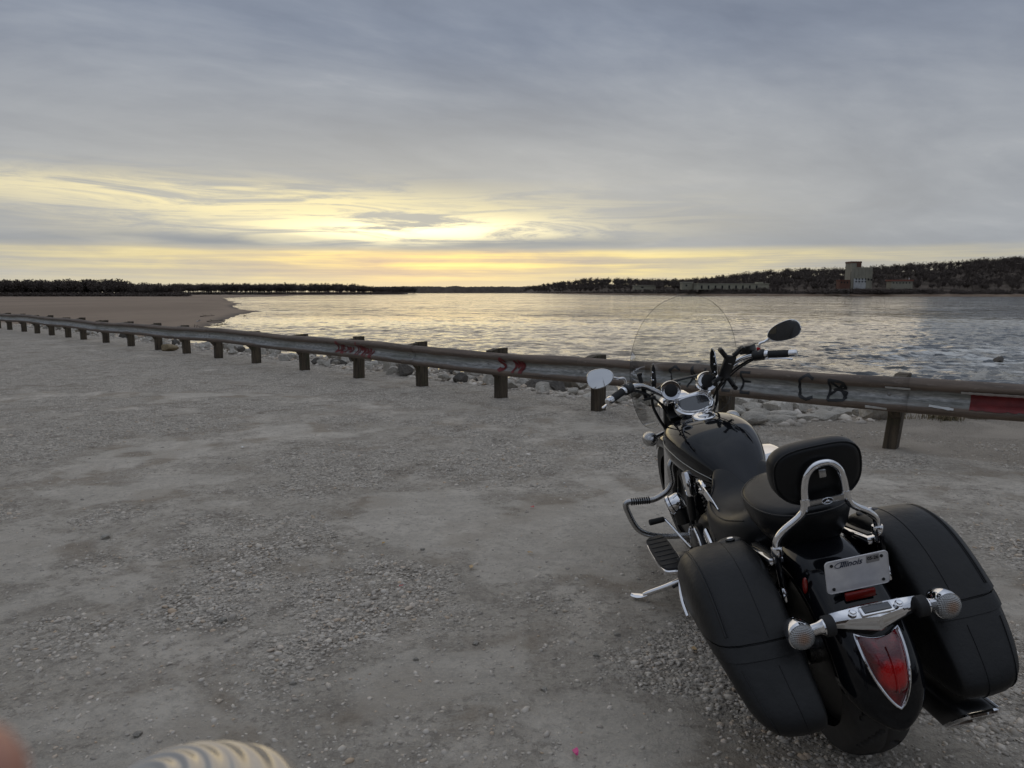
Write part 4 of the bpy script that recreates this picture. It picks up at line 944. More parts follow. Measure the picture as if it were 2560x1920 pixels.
# --- saddlebags
OUT = np.array([(.235, .540), (.205, .620), (.135, .662), (.04, .672), (-.06, .650), (-.155, .592), (-.245, .505), (-.318, .425), (-.368, .360), (-.376, .320), (-.342, .290), (-.25, .277), (-.10, .275), (.05, .290), (.16, .330), (.225, .42)])
OC = catmull(OUT, 6, True); CEN = OC.mean(0)
def bag_rings(grow=0.0):
    rings = []
    for (y, ins) in ((.180, .050), (.184, .022), (.192, .010), (.206, .003), (.23, 0), (.29, -.002), (.345, .003), (.375, .013), (.396, .032), (.409, .060), (.415, .095)):
        P = OC.copy(); dv = P-CEN; L_ = np.linalg.norm(dv, axis=1)[:, None]; P = CEN+dv*(1-(ins-grow)/L_*.95)
        t = np.clip((.50-P[:, 1])/.26, 0, 1); yy_ = y+(grow if y > .3 else -grow*.3)-(.095*t**1.3)*np.clip((y-.18)/.22, 0, 1); yy_ = yy_-.03*np.clip((P[:, 0]-.12)/.12, 0, 1)*np.clip((y-.18)/.22, 0, 1)
        rings.append(np.c_[P[:, 0], yy_, P[:, 1]])
    return rings
def clip_z(vf, planes):
    bm = bmesh.new(); vs_ = [bm.verts.new(tuple(p)) for p in vf[0]]
    for f in vf[1]:
        try: bm.faces.new([vs_[i] for i in f])
        except ValueError: pass
    for co_, no_ in planes:
        r = bmesh.ops.bisect_plane(bm, geom=bm.verts[:]+bm.edges[:]+bm.faces[:], plane_co=co_, plane_no=no_, clear_inner=True)
        ed = [e for e in r['geom_cut'] if isinstance(e, bmesh.types.BMEdge)]
        bmesh.ops.holes_fill(bm, edges=ed, sides=0)
    bm.verts.index_update(); V = np.array([v.co[:] for v in bm.verts]); F = [tuple(v.index for v in f.verts) for f in bm.faces]; bm.free(); return V, F
Z0 = .492; tilt = (.10, 0, 1)
body = loft(bag_rings(0)); lid = clip_z(loft(bag_rings(.0065)), [((0, 0, Z0), tilt)]); band = clip_z(loft(bag_rings(.0035)), [((0, 0, Z0-.040), tilt), ((0, 0, Z0-.006), (-.10, 0, -1))])
def bag_curve(y, grow, cond):
    R0 = bag_rings(grow); ysr = [r[0, 1] for r in R0]; base = np.array((.180, .184, .192, .206, .23, .29, .345, .375, .396, .409, .415)); i = int(np.searchsorted(base, y)); i = min(max(i, 1), len(base)-1); t = (y-base[i-1])/(base[i]-base[i-1])
    P = R0[i-1]*(1-t)+R0[i]*t; P = np.roll(P, 30, axis=0); return np.array([p for p in P if cond(p)])
for s in (1, -1):
    fl = (lambda vf: vf) if s == 1 else mirror
    bag = bp('saddlebag', fl(body), 'leather', sharp=55)
    ld = bp('lid', fl(lid), 'leather', bag, sharp=40); bp('belt', fl(band), 'leather', bag, sharp=40)
    up_ = lambda p: p[2]+.10*p[0] > Z0+.006 and p[0] < .22; dn_ = lambda p: p[2]+.10*p[0] < Z0-.045 and p[0] < -.10
    for (y, nm, r_) in ((.372, 'piping', .0032), (.366, 'piping', .0018), (.268, 'seam', .0016)):
        c_ = bag_curve(y, .0068, up_); c_ = c_[np.argsort(-c_[:, 0])]
        bp(nm, fl(tube(c_, r_, 6)), 'vinyl', ld)
    for y in (.372, .268):
        c_ = bag_curve(y, .0008, dn_); c_ = c_[np.argsort(-c_[:, 2])]; c_ = c_[:len(c_)*3//4]
        if len(c_) > 3: bp('seam', fl(tube(c_, .0015, 6)), 'vinyl', bag)
    bp('lock', fl(lathe([(.026, -.004), (.026, .004), (.022, .007), (.012, .008), (0, .008)], (.118, .232, .668), (-.10, 0, 1), 24, 1.5, 1.0, (1, 0, 0))), 'plastic', ld)
    bp('lock_ring', fl(lathe([(.0125, .007), (.0125, .013), (.008, .0145), (0, .0145)], (.112, .232, .668), (-.10, 0, 1), 18, 1.25, 1, (1, 0, 0))), 'black_metal', ld)
    bp('keyhole', fl(lathe([(.0072, .0145), (.0072, .0165), (0, .017)], (.112, .232, .668), (-.10, 0, 1), 14, 1.4, .8, (1, 0, 0))), 'chrome', ld)
    ch = bag_curve(.405, .004, lambda p: p[0] > .0 and .30 < p[2] < .50); 
    bp('trim', fl(tube(catmull([(.246, .384, .535), (.222, .400, .510), (.150, .416, .487), (.075, .421, .468)], 5), .0055, 8, flat=.6)), 'chrome', bag)
    # chrome strut cover between bag and fender
    bp('strut_cover', fl(join(rbox((.045, .152, .640), (.225, .046, .022), .006, rotm(y=8)))), 'chrome'); bp('strut_slot', fl(rbox((.045, .152, .6525), (.170, .017, .006), .002, rotm(y=8))), 'plastic')

# --- sissy bar and backrest
SB = [(-.088, .153, .660), (-.090, .154, .700), (-.096, .150, .735), (-.106, .126, .765), (-.116, .088, .793), (-.121, .068, .815), (-.124, .061, .845), (-.128, .058, .885), (-.133, .048, .922), (-.137, .026, .946), (-.138, 0, .952)]
SBf = SB+[(x, -y, z) for x, y, z in SB[-2::-1]]
siss = bp('sissy_bar', tube(catmull(SBf, 5), .0110, 14), 'chrome', sharp=None)
for s in (1, -1):
    bp('sleeve', lathe([(.0150, -.014), (.0165, -.012), (.0165, .012), (.0150, .014)], (-.0895, s*.1535, .698), (0, 0, 1), 18), 'chrome', siss)
    bp('bracket', rbox((-.092, s*.156, .632), (.034, .012, .105), .004, rotm(y=4)), 'paint', siss); bp('bracket_foot', rbox((-.103, s*.159, .566), (.030, .016, .045), .006, rotm(y=14)), 'chrome', siss)
    bp('clamp', lathe([(.0138, -.010), (.0138, .010)], (-.1235, s*.0605, .842), (0, 0, 1), 16), 'chrome', siss)
cb = bp('crossbar', rbox((-.128, 0, .836), (.010, .106, .021), .003, rotm(y=-8)), 'chrome_dull', siss)
ec = np.array([-.1345, 0, .836])
bp('emblem_ring', tube(np.array([ec+[0, .0165*math.cos(a), .0092*math.sin(a)] for a in np.linspace(0, 2*np.pi, 24, endpoint=False)]), .0011, 6, closed=True), 'chrome', siss)
bp('emblem_plate', lathe([(.0165, 0), (.0165, .0008), (0, .0008)], ec+[.0004, 0, 0], (-1, 0, 0), 24, 1, .56), 'plastic', siss)
for a in (90, 210, 330):
    d_ = np.array([0, .0155*math.cos(R_(a)), .0086*math.sin(R_(a))]); bp('emblem_fork', tube([ec+[-.0012, 0, 0]-d_*.35, ec+[-.0012, 0, 0]+d_], [.0022, .0007], 6), 'chrome', siss)
# pad
rings = []
RPd = rotm(y=-9); pcn = np.array([-.080, 0, .915])
for (xx_, k) in ((-.036, .82), (-.034, .91), (-.028, .965), (-.015, 1), (.010, 1.0), (.024, .975), (.032, .93), (.036, .84), (.038, .6)):
    t = np.linspace(0, 2*np.pi, 44, endpoint=False); y = .134*k*sgnp(np.cos(t), 2/3.0)*(1+.07*np.sin(t)); z = .094*k*sgnp(np.sin(t), 2/2.7); z = z-.012*(np.cos(t)**2)*0
    rings.append([pcn+RPd@np.array([xx_-.012*(yy2/.134)**2*-1, yy2, zz2]) for yy2, zz2 in zip(y, z)])
pad = bp('backrest_pad', loft(rings), 'vinyl', sharp=50)
bp('piping', tube(np.array([pcn+RPd@np.array([-.030+.012*(y/.134)**2, y*1.005, z*1.005]) for y, z in zip(.134*.962*sgnp(np.cos(t), 2/3.0)*(1+.07*np.sin(t)), .094*.962*sgnp(np.sin(t), 2/2.7))]), .0028, 6, closed=True), 'vinyl', pad)
bp('mount_tab', rbox((-.128, 0, .918), (.008, .022, .026), .004), 'chrome_dull', siss)

# --- seats
t = np.linspace(0, 2*np.pi, 44, endpoint=False)
def pill(kx, ky, x0, z, tip, zs=0.0, n_=2.4):
    c_, s_ = np.cos(t), np.sin(t); x = x0+kx*sgnp(c_, 2/n_)*np.where(c_ > 0, 1.12, .95); y = ky*sgnp(s_, 2/n_); y = y*np.where(c_ > 0, 1-tip*c_**2, 1); return np.c_[x, y, z+zs*(x-x0)]
P_ = [(.12, .085, .115, .640, .1), (.15, .118, .118, .672, .15), (.172, .140, .12, .710, .22), (.188, .152, .122, .752, .30), (.190, .153, .122, .776, .34), (.186, .150, .122, .786, .34), (.176, .143, .122, .793, .34), (.150, .120, .122, .798, .34), (.10, .08, .122, .801, .34), (.04, .03, .122, .802, .34)]
ps = bp('passenger_seat', loft([pill(a, b_, c_, z, tp, .06) for a, b_, c_, z, tp in P_]), 'vinyl', sharp=None)
bp('piping', tube(pill(.1885, .1525, .122, .784, .34, .06), .0032, 6, closed=True), 'vinyl', ps)
bp('seat_base', loft([pill(.11, .08, .10, .600, .1, .02), pill(.135, .105, .105, .645, .1, .02)]), 'plastic', ps)
K = [(.725, .030, .760, .735), (.695, .078, .768, .700), (.655, .112, .763, .660), (.610, .134, .746, .630), (.565, .156, .724, .590), (.520, .192, .704, .545), (.460, .207, .692, .510), (.390, .207, .692, .490), (.320, .200, .705, .475), (.250, .185, .728, .470), (.190, .160, .742, .480), (.140, .12, .73, .51), (.11, .06, .70, .56)]
KK = catmull(np.array(K), 4); rings = [sring(x, w_, zt, zb, 2.7, zb+(zt-zb)*.55, 36) for x, w_, zt, zb in KK]
rs_ = bp('rider_seat', loft(rings), 'vinyl', sharp=None)
sm = []
for x, w_, zt, zb in KK[12:40]: 
    ring = sring(x, w_+.0015, zt+.001, zb, 2.7, zb+(zt-zb)*.55, 36); sm.append(ring[3])
bp('seam', tube(np.array(sm), .002, 6), 'vinyl', rs_); bp('seam', tube(np.array(sm)*[1, -1, 1], .002, 6), 'vinyl', rs_)

# --- tank
KT = [(1.300, .030, .775, .740), (1.285, .080, .805, .715), (1.255, .128, .835, .690), (1.205, .166, .856, .668), (1.130, .188, .868, .652), (1.040, .193, .872, .645), (.950, .187, .868, .640), (.860, .172, .852, .638), (.770, .149, .824, .640), (.690, .121, .790, .648), (.615, .092, .752, .655), (.555, .060, .722, .660), (.520, .03, .705, .67)]
KT = catmull(np.array(KT), 5); TKn = 2.75
tank = bp('fuel_tank', loft([sring(x, w_, zt, zb, TKn, zb+(zt-zb)*.50, 48) for x, w_, zt, zb in KT]), 'paint', sharp=None)
def tank_line(fr0, fr1, ph0, ph1, off=.0008):
    P = []; n_ = len(KT); i0, i1 = int(fr0*n_), int(fr1*n_)
    for i in range(i0, i1):
        x, w_, zt, zb = KT[i]; q = (i-i0)/max(1, i1-i0-1); a = R_(ph0+(ph1-ph0)*q); zm = zb+(zt-zb)*.5; s = sgnp(np.array(math.sin(a)), 2/TKn); P.append((x, (w_+off)*float(sgnp(np.array(math.cos(a)), 2/TKn)), zm+((zt-zm) if s > 0 else (zm-zb))*float(s)))
    return np.array(P)
M['pinstripe'] = simple('silver_pinstripe', (.55, .55, .52), .35, .4)
for s in (1, -1):
    bp('pinstripe', (lambda v: tube(v, .0015, 6))(tank_line(.10, .95, 6, -6)*[1, s, 1]), 'pinstripe', tank)
    bp('lower_seam', (lambda v: tube(v, .004, 6))(tank_line(.12, .96, -52, -48)*[1, s, 1]), 'paint', tank)
cap = bp('fuel_cap', lathe([(.052, -.004), (.052, .004), (.049, .007), (.044, .008), (.043, .0055), (.026, .0058), (.025, .0095), (.012, .011), (0, .0112)], (1.060, 0, .876), (-.20, 0, .98), 36), 'chrome', tank)
bp('key_flap', rbox((1.062, 0, .8825), (.030, .016, .004), .0015), 'chrome_dull', cap)
for k in range(6): a = k*math.pi/3; bp('cap_screw', lathe([(.003, 0), (.003, .002), (0, .0025)], (1.068+.0375*math.cos(a), .0375*math.sin(a), .8765), (0, 0, 1), 8), 'chrome_dull', cap)

# --- fork, front end
for s in (1, -1):
    up0 = AX0+AXD*1.08+np.array([.045, s*.093, .02]); lo0 = np.array([1.665, s*.093, .34])
    fk = bp('fork', tube([up0, up0*.62+lo0*.38], [.028, .028], 18), 'black_metal', st=True); bp('fork_slider', tube([up0*.60+lo0*.40, up0*.4+lo0*.6, lo0], [.031, .031, .034], 18), 'chrome', fk, st=True)
    bp('fork_cap', lathe([(.028, 0), (.026, .014), (.014, .02), (0, .021)], up0, AXD, 18), 'chrome', fk, st=True)
bp('triple_clamp', join(rbox((1.285, 0, .872), (.085, .235, .030), .010, rotm(y=-32.7)), rbox((1.40, 0, .70), (.085, .235, .035), .010, rotm(y=-32.7))), 'black_metal', st=True)
bp('steering_stem', tube([AX0+AXD*.78, AX0+AXD*1.06], .032, 16), 'black_metal', st=True)
bp('headlight', lathe([(.0, -.10), (.05, -.095), (.082, -.07), (.098, -.02), (.102, .03), (.104, .05), (.098, .055), (.07, .066), (0, .07)], (1.475, 0, .835), (1, 0, -.02), 32), 'chrome', st=True)
rings = []
for th in np.linspace(-.55, 1.75, 26):
    rings.append([(1.69-(.345-.055*(1-max(0, 1-abs(q)**3)**(1/3)))*math.sin(th), .078*q, .318+(.345-.055*(1-max(0, 1-abs(q)**3)**(1/3)))*math.cos(th)) for q in np.linspace(-1, 1, 17)])
o = bp('front_fender', loft(rings, cap=False, closed=False), 'paint', st=True, sharp=None); md = o.modifiers.new('thickness', 'SOLIDIFY'); md.thickness = .003
for s in (1, -1):
    fs = empty('front_signal'); fs.parent = BIKE
    bp('housing', lathe([(.036, -.012), (.0375, 0), (.034, .02), (.026, .038), (.013, .049), (0, .052)], (1.335, s*.213, .764), (-1, 0, .02), 24), 'chrome_dull', fs, st=True)
    bp('lens', lathe([(.0355, -.012), (.030, -.022), (.015, -.028), (0, -.029)], (1.335, s*.213, .764), (-1, 0, .02), 24), M['siglens'], fs, st=True)
    bp('stalk', tube([(1.345, s*.180, .765), (1.36, s*.14, .768), (1.37, s*.10, .77)], .011, 12), 'chrome_dull', fs, st=True)

# --- instrument
spd = bp('speedometer', lathe([(.0, -.062), (.05, -.058), (.078, -.040), (.088, -.014), (.090, 0), (.087, .008), (.080, .010)], (1.205, 0, .905), (-.52, 0, .86), 40, 1.08, .86), 'chrome', st=True)
u_, w2, a2 = basis((-.52, 0, .86)); oc = np.array([1.205, 0, .905])+a2*.0105
def dial(P, off): return [oc+a2*off+u_*x+w2*y for x, y in P]
face = catmull([(-.066, .034), (-.03, .046), (.03, .046), (.066, .034), (.074, -.004), (.055, -.042), (0, -.058), (-.055, -.042), (-.074, -.004)], 4, True)
bp('dial_face', loft([dial(face*1.13, -.003), dial(face*1.10, .0015)]), 'chrome', spd, st=True)
bp('dial_glass', loft([dial(face*.98, .001), dial(face*.96, .003)]), 'dark_glass', spd, st=True); bp('dial_rim', tube(np.array(dial(face*1.02, .003)), .0034, 8, closed=True), 'chrome', spd, st=True)
bp('warning_panel', rbox((1.245, .0, .925), (.022, .10, .012), .004, rotm(y=-31)), 'chrome_dull', spd, st=True)
bp('speedo_bracket', rbox((1.245, 0, .868), (.07, .10, .05), .012, rotm(y=-31)), 'plastic', spd, st=True)

# --- handlebar
HB = [(1.000, .425, 1.066), (1.045, .383, 1.071), (1.087, .340, 1.076), (1.128, .292, 1.078), (1.168, .240, 1.066), (1.205, .185, 1.030), (1.232, .130, .985), (1.248, .085, .950), (1.252, .04, .942), (1.252, 0, .941)]
HBf = HB+[(x, -y, z) for x, y, z in HB[-2::-1]]
hb = bp('handlebar', tube(catmull(HBf, 5), .0127, 14), 'chrome', st=True, sharp=None)
for s in (1, -1):
    bp('riser', tube([(1.262, s*.052, .880), (1.252, s*.052, .945)], [.021, .019], 14), 'chrome', hb, st=True)
    F_ = lambda P: np.array(P)*[1, s, 1]
    gr_ = bp('grip', tube(F_([(1.006, .419, 1.0667), (1.03, .397, 1.069), (1.055, .3725, 1.072), (1.079, .348, 1.075)]), [.0165, .0175, .0175, .0175], 20), 'rubber', st=True)
    bp('grip_end', tube(F_([(.986, .4385, 1.0645), (.990, .434, 1.065), (1.006, .419, 1.0667), (1.010, .415, 1.067)]), [.011, .0175, .0182, .0178], 20), 'chrome', gr_, st=True)
    bp('grip_collar', tube(F_([(1.077, .350, 1.0748), (1.080, .347, 1.075), (1.088, .339, 1.076), (1.090, .337, 1.0762)]), [.019, .0215, .0215, .019], 20), 'chrome', gr_, st=True)
    sw = bp('switch_housing', tube(F_([(1.091, .336, 1.0765), (1.094, .333, 1.077), (1.122, .300, 1.079), (1.126, .295, 1.079)]), [.022, .026, .027, .022], 20), 'plastic', st=True)
    bp('switch_button', rbox(F_([1.088, .325, 1.084]), (.012, .016, .010), .003), 'rubber', sw, st=True)
    lv = bp('control_lever', tube(catmull(F_([(1.150, .300, 1.058), (1.135, .335, 1.052), (1.115, .380, 1.045), (1.085, .430, 1.034), (1.070, .452, 1.026)]), 5), np.r_[np.linspace(.011, .0075, 17), .009, .010, .0085, .004], 12, flat=.6), 'chrome', st=True)
    bp('lever_perch', rbox(F_([1.146, .300, 1.066]), (.034, .040, .026), .006, rotm(z=s*-40)), 'plastic', lv, st=True)
    bp('cable', tube(catmull(F_([(1.15, .285, 1.06), (1.205, .215, 1.018), (1.255, .15, .95), (1.30, .11, .86), (1.34, .09, .75)]), 6), .0048, 8), 'rubber', hb, st=True)
    bp('cable', tube(catmull(F_([(1.12, .29, 1.06), (1.18, .225, 1.02), (1.24, .14, .94), (1.28, .10, .86), (1.30, .07, .75)]), 6), .004, 8), 'rubber', hb, st=True)
bp('brake_reservoir', join(rbox((1.168, -.292, 1.105), (.060, .062, .034), .007, rotm(z=40)), rbox((1.168, -.292, 1.124), (.064, .066, .006), .002, rotm(z=40))), 'plastic', st=True)
bp('kill_switch', rbox((1.098, -.316, 1.109), (.014, .016, .014), .004), 'red_plastic', st=True)

# --- mirrors: shells with real mirror glass
M['black_back'] = M['black_metal']
CAMW = np.array([0, 0, CAM_H]); Bm = np.array(BM); BT = np.array(BIKE.location)
def to_loc(v): return Bm.T@(np.asarray(v)-BT)
def dir_loc(v): return Bm.T@np.asarray(v)
for s, cen, hw_, hh_, roll in ((1, (1.064, .433, 1.163), .061, .043, -4), (-1, (1.064, -.433, 1.163), .074, .043, 10)):
    c0 = ST(cen); wc = Bm@c0+BT; vdir = (wc-CAMW)/np.linalg.norm(wc-CAMW)
    if s == 1: rd = np.array([-.50, -1.0, .165])
    else: rd = (CAMW+np.array([.10, -.30, -.02]))-wc
    rd = rd/np.linalg.norm(rd); nn = rd-vdir; nn /= np.linalg.norm(nn); nl_ = dir_loc(nn)      # glass normal in local axes
    u3, w3, a3 = basis(nl_)
    if u3[1]*s < 0: u3 = -u3
    if w3[2] < 0: w3 = -w3
    cr, sr = math.cos(R_(roll)), math.sin(R_(roll)); u4 = u3*cr+w3*sr; w4 = w3*cr-u3*sr
    t = np.linspace(0, 2*np.pi, 40, endpoint=False); ox = sgnp(np.cos(t), .82); oy = sgnp(np.sin(t), .88)*(1+.20*np.cos(t))  # fuller outside, narrow inside
    def ringm(k, off): return [c0+u4*(x*hw_*k)+w4*(y*hh_*k)+a3*off for x, y in zip(ox, oy)]
    mr = bp('mirror', loft([ringm(.35, -.034), ringm(.7, -.028), ringm(.92, -.016), ringm(1.0, -.002), ringm(1.0, .003), ringm(.965, .005), ringm(.945, .003)], cap=True), 'chrome', sharp=50)
    bp('glass', loft([ringm(.95, .002), ringm(.945, .0042)]), 'mirror', mr, False)
    root = ST((1.100, s*.318, 1.088)); inn = c0-u4*hw_*.80-w4*hh_*.15-a3*.014
    bp('stem', tube(catmull([root, root+np.array([-.004, s*.004, .040]), (root+inn)/2+np.array([0, 0, .016]), inn], 6), .0062, 10), 'chrome', mr)
    bp('stem_base', tube([root-np.array([0, 0, .012]), root+np.array([0, 0, .012])], .013, 12), 'chrome', mr)

# --- speakers on the bars
for s in (1, -1):
    ax_ = np.array([-1, s*.05, .18]); c_ = (1.228, s*.090, .996)
    sp_ = bp('speaker', lathe([(0, -.085), (.018, -.082), (.036, -.062), (.045, -.030), (.0475, 0), (.0475, .012), (.0455, .016), (.041, .015)], c_, ax_, 32), 'chrome', st=True)
    bp('speaker_grille', lathe([(.041, .010), (.041, .0125), (.03, .0155), (.015, .0175), (0, .018)], c_, ax_, 32), 'grille', sp_, st=True)
    bp('speaker_clamp', tube([(1.245, s*.085, .952), (1.245, s*.088, .972)], .014, 10), 'chrome', sp_, st=True)

# --- windscreen with clamps
m, n, b, o = material('clear_windscreen'); t_ = m.node_tree; t_.nodes.remove(b)
tr = n.n('ShaderNodeBsdfTransparent'); tr.inputs[0].default_value = (.955, .965, .955, 1); gl_ = n.n('ShaderNodeBsdfGlossy'); gl_.inputs['Roughness'].default_value = .02
df = n.n('ShaderNodeBsdfDiffuse'); df.inputs[0].default_value = (.5, .5, .48, 1)
lw = n.n('ShaderNodeFresnel'); lw.inputs[0].default_value = 1.42; mx = n.n('ShaderNodeMixShader'); n.put(mx.inputs[0], n.m('MULTIPLY', lw.outputs[0], .5)); t_.links.new(tr.outputs[0], mx.inputs[1]); t_.links.new(gl_.outputs[0], mx.inputs[2])
mx2 = n.n('ShaderNodeMixShader'); n.put(mx2.inputs[0], n.ss(n.noise(objco(n), 14, 5, .6), .3, .8, .008, .035)); t_.links.new(mx.outputs[0], mx2.inputs[1]); t_.links.new(df.outputs[0], mx2.inputs[2]); t_.links.new(mx2.outputs[0], o.inputs[0]); M['screen'] = m
WS = [(0, 1.432), (.085, 1.416), (.150, 1.375), (.205, 1.310), (.243, 1.225), (.262, 1.130), (.268, 1.030), (.260, .950), (.245, .890), (.222, .835), (.185, .800), (.150, .800), (.130, .825), (.125, .880), (.120, .935), (.085, .955), (0, .960)]
WSc = catmull(np.array(WS), 4)
def wpt(y, z): return np.array([1.415-.42*(z-.815)-.12*(z-.815)**2-.7*y*y, y-.0, z])
right = WSc; left = WSc[::-1][1:-1]*[-1, 1]; full = np.r_[right, left]
zs = np.linspace(.801, 1.431, 44); V = []; F = []
def span(z):
    P = np.array(WSc); outer = P[:int(np.argmin(P[:, 1]))+1]; y1 = float(np.interp(-z, -outer[:, 1], outer[:, 0])); inn = P[int(np.argmin(P[:, 1])):]
    y0 = float(np.interp(z, inn[:, 1], inn[:, 0])) if z < .96 else 0.0; return y0, max(y1, y0+1e-4)
for s in (1, -1):
    base = len(V); nk = 14
    for z in zs:
        y0, y1 = span(z)
        for q in np.linspace(0, 1, nk): V.append(wpt(s*(y0+(y1-y0)*q), z))
    F += [(base+i*nk+j, base+i*nk+j+1, base+(i+1)*nk+j+1, base+(i+1)*nk+j) for i in range(len(zs)-1) for j in range(nk-1)]
ws = bp('windscreen', (V, F), M['screen'], st=True, sharp=None)
bp('screen_edge', tube(np.array([wpt(y, z) for y, z in full]), .0009, 6, closed=True), 'dark_glass', ws, st=True)
for s in (1, -1):
    bp('screen_bracket', loft([[wpt(s*(.146+dy), z)+[-.020-.01*k_, 0, 0] for dy, z in ((0, 1.145), (.012, 1.125), (.020, 1.06), (.022, .99), (.004, .985), (-.010, 1.05), (-.008, 1.12))] for k_ in (0, 1)]), 'plastic', ws, False, st=True)
    bp('bracket_trim', tube(np.array([wpt(s*(.146+dy), z)+[-.032, 0, 0] for dy, z in ((0, 1.145), (.010, 1.125), (.018, 1.06), (.020, .995))]), .0026, 6), 'chrome', ws, st=True)
    for zz_ in (1.02, 1.06, 1.10): bp('bracket_screw', lathe([(.005, 0), (.004, .004), (0, .005)], wpt(s*.154, zz_)+[-.03, 0, 0], (-1, 0, .3), 10), 'chrome', ws, st=True)
    bp('screen_rod', tube(catmull([wpt(s*.158, 1.00)+[-.012, 0, 0], wpt(s*.165, .93)+[-.02, 0, 0], (1.33, s*.150, .86), (1.37, s*.115, .78)], 5), .0075, 10), 'black_metal', ws, st=True)
bp('screen_crossbar', tube(catmull([wpt(.150, 1.005)+[-.02, 0, 0], wpt(.07, 1.02)+[-.02, 0, 0], wpt(0, 1.022)+[-.02, 0, 0], wpt(-.07, 1.02)+[-.02, 0, 0], wpt(-.150, 1.005)+[-.02, 0, 0]], 5), .011, 10, flat=.55), 'plastic', ws, st=True)
# phone cradle with spring arms on the right of the bars, smaller bracket on the left
pc0 = np.array([1.150, -.172, 1.062]); RPH = rotm(x=24, y=-18)
ph = bp('phone_cradle', rbox(pc0, (.024, .054, .112), .008, RPH), 'plastic')
for (dy, dz, sgy, sgz) in ((.055, .064, 1, 1), (-.030, .088, -.4, 1), (.030, -.078, .3, -1), (-.060, -.078, -1, -.8)):
    a = pc0+RPH@np.array([0, dy*.35, dz*.65]); e = pc0+RPH@np.array([0, dy*1.15, dz*1.15]); bp('cradle_arm', tube(catmull([a, (a+e)/2+[-.004, 0, 0], e, e+RPH@np.array([-.020, 0, 0])], 4), [.010]*9+[.011]*2+[.010, .009][:2] if False else .0115, 8), 'plastic', ph)
bp('cradle_clip', rbox(pc0+RPH@np.array([-.012, 0, .02]), (.004, .018, .004), .001, RPH), 'chrome_dull', ph)
bp('cradle_stalk', tube(catmull([pc0+RPH@np.array([.01, 0, -.04]), (1.18, -.145, 1.00), (1.215, -.16, 1.00)], 5), .010, 10), 'plastic', ph)
cl = bp('left_cradle', join(rbox((1.205, .222, 1.055), (.014, .020, .125), .004, rotm(x=-4)), rbox((1.20, .205, .992), (.030, .060, .012), .004), rbox((1.205, .222, 1.112), (.016, .022, .016), .005)), 'plastic', st=True); cl['label'] = 'slim black upright bracket beside the left grip'
bp('bracket_knob', lathe([(.013, 0), (.013, .012), (.008, .016), (0, .016)], (1.19, .245, 1.062), (-1, 0, 0), 10), 'plastic', cl, st=True)

# --- engine, frame and running gear
eng = empty('engine'); eng.parent = BIKE
bp('crankcase', loft([sring(x, w_, zt, zb, 3.2, None, 28) for x, w_, zt, zb in ((.50, .10, .44, .20), (.54, .135, .48, .17), (.66, .150, .50, .155), (.82, .155, .50, .15), (.96, .15, .48, .155), (1.03, .13, .44, .18), (1.06, .09, .40, .21))]), 'black_metal', eng)
for (bx_, tl_) in ((.66, -26), (.90, 26)):
    d_ = np.array([math.sin(R_(tl_)), 0, math.cos(R_(tl_))]); b0 = np.array([bx_, 0, .44]); prof = []
    for k in range(10): prof += [(.100, k*.018), (.100, k*.018+.006), (.082, k*.018+.0075), (.082, k*.018+.0165)]
    cyl = bp('cylinder', lathe(prof, b0, d_, 28), 'black_metal', eng, sharp=30); bp('cylinder_head', rbox(b0+d_*.215, (.15, .17, .055), .014, rotm(y=tl_)), 'black_metal', cyl)
    bp('rocker_cover', rbox(b0+d_*.262, (.13, .15, .040), .014, rotm(y=tl_)), 'chrome', cyl)
for s in (1, -1):
    bp('crank_cover', lathe([(.115, -.02), (.115, .012), (.105, .022), (.07, .028), (0, .030)], (.90, s*.150, .325), (0, s, 0), 36), 'black_metal', eng)
    bp('cover_trim', tube(np.array([(.90+.105*math.cos(a), s*.172, .325+.105*math.sin(a)) for a in np.linspace(0, 2*np.pi, 40, endpoint=False)]), .006, 8, closed=True), 'chrome', eng)
    for k in range(6): a = k*math.pi/3+.3; bp('cover_bolt', lathe([(.007, 0), (.007, .007), (0, .008)], (.90+.09*math.cos(a), s*.171, .325+.09*math.sin(a)), (0, s, 0), 8), 'chrome', eng)
bp('pushrod_cover', rbox((.86, .165, .645), (.060, .040, .115), .015, rotm(y=14)), 'chrome', eng); bp('pushrod_tube', tube([(.885, .165, .59), (.905, .165, .47)], .017, 14), 'black_metal', eng)
hn = bp('horn', lathe([(.0, -.03), (.035, -.028), (.042, -.015), (.042, .02), (.048, .024), (.048, .036), (.036, .046), (0, .048)], (1.03, .195, .515), (.1, .35, -.15), 28), 'chrome', eng); bp('horn_body', lathe([(.032, -.1), (.036, -.03)], (1.03, .195, .515), (.1, .1, 1), 16), 'black_metal', hn)
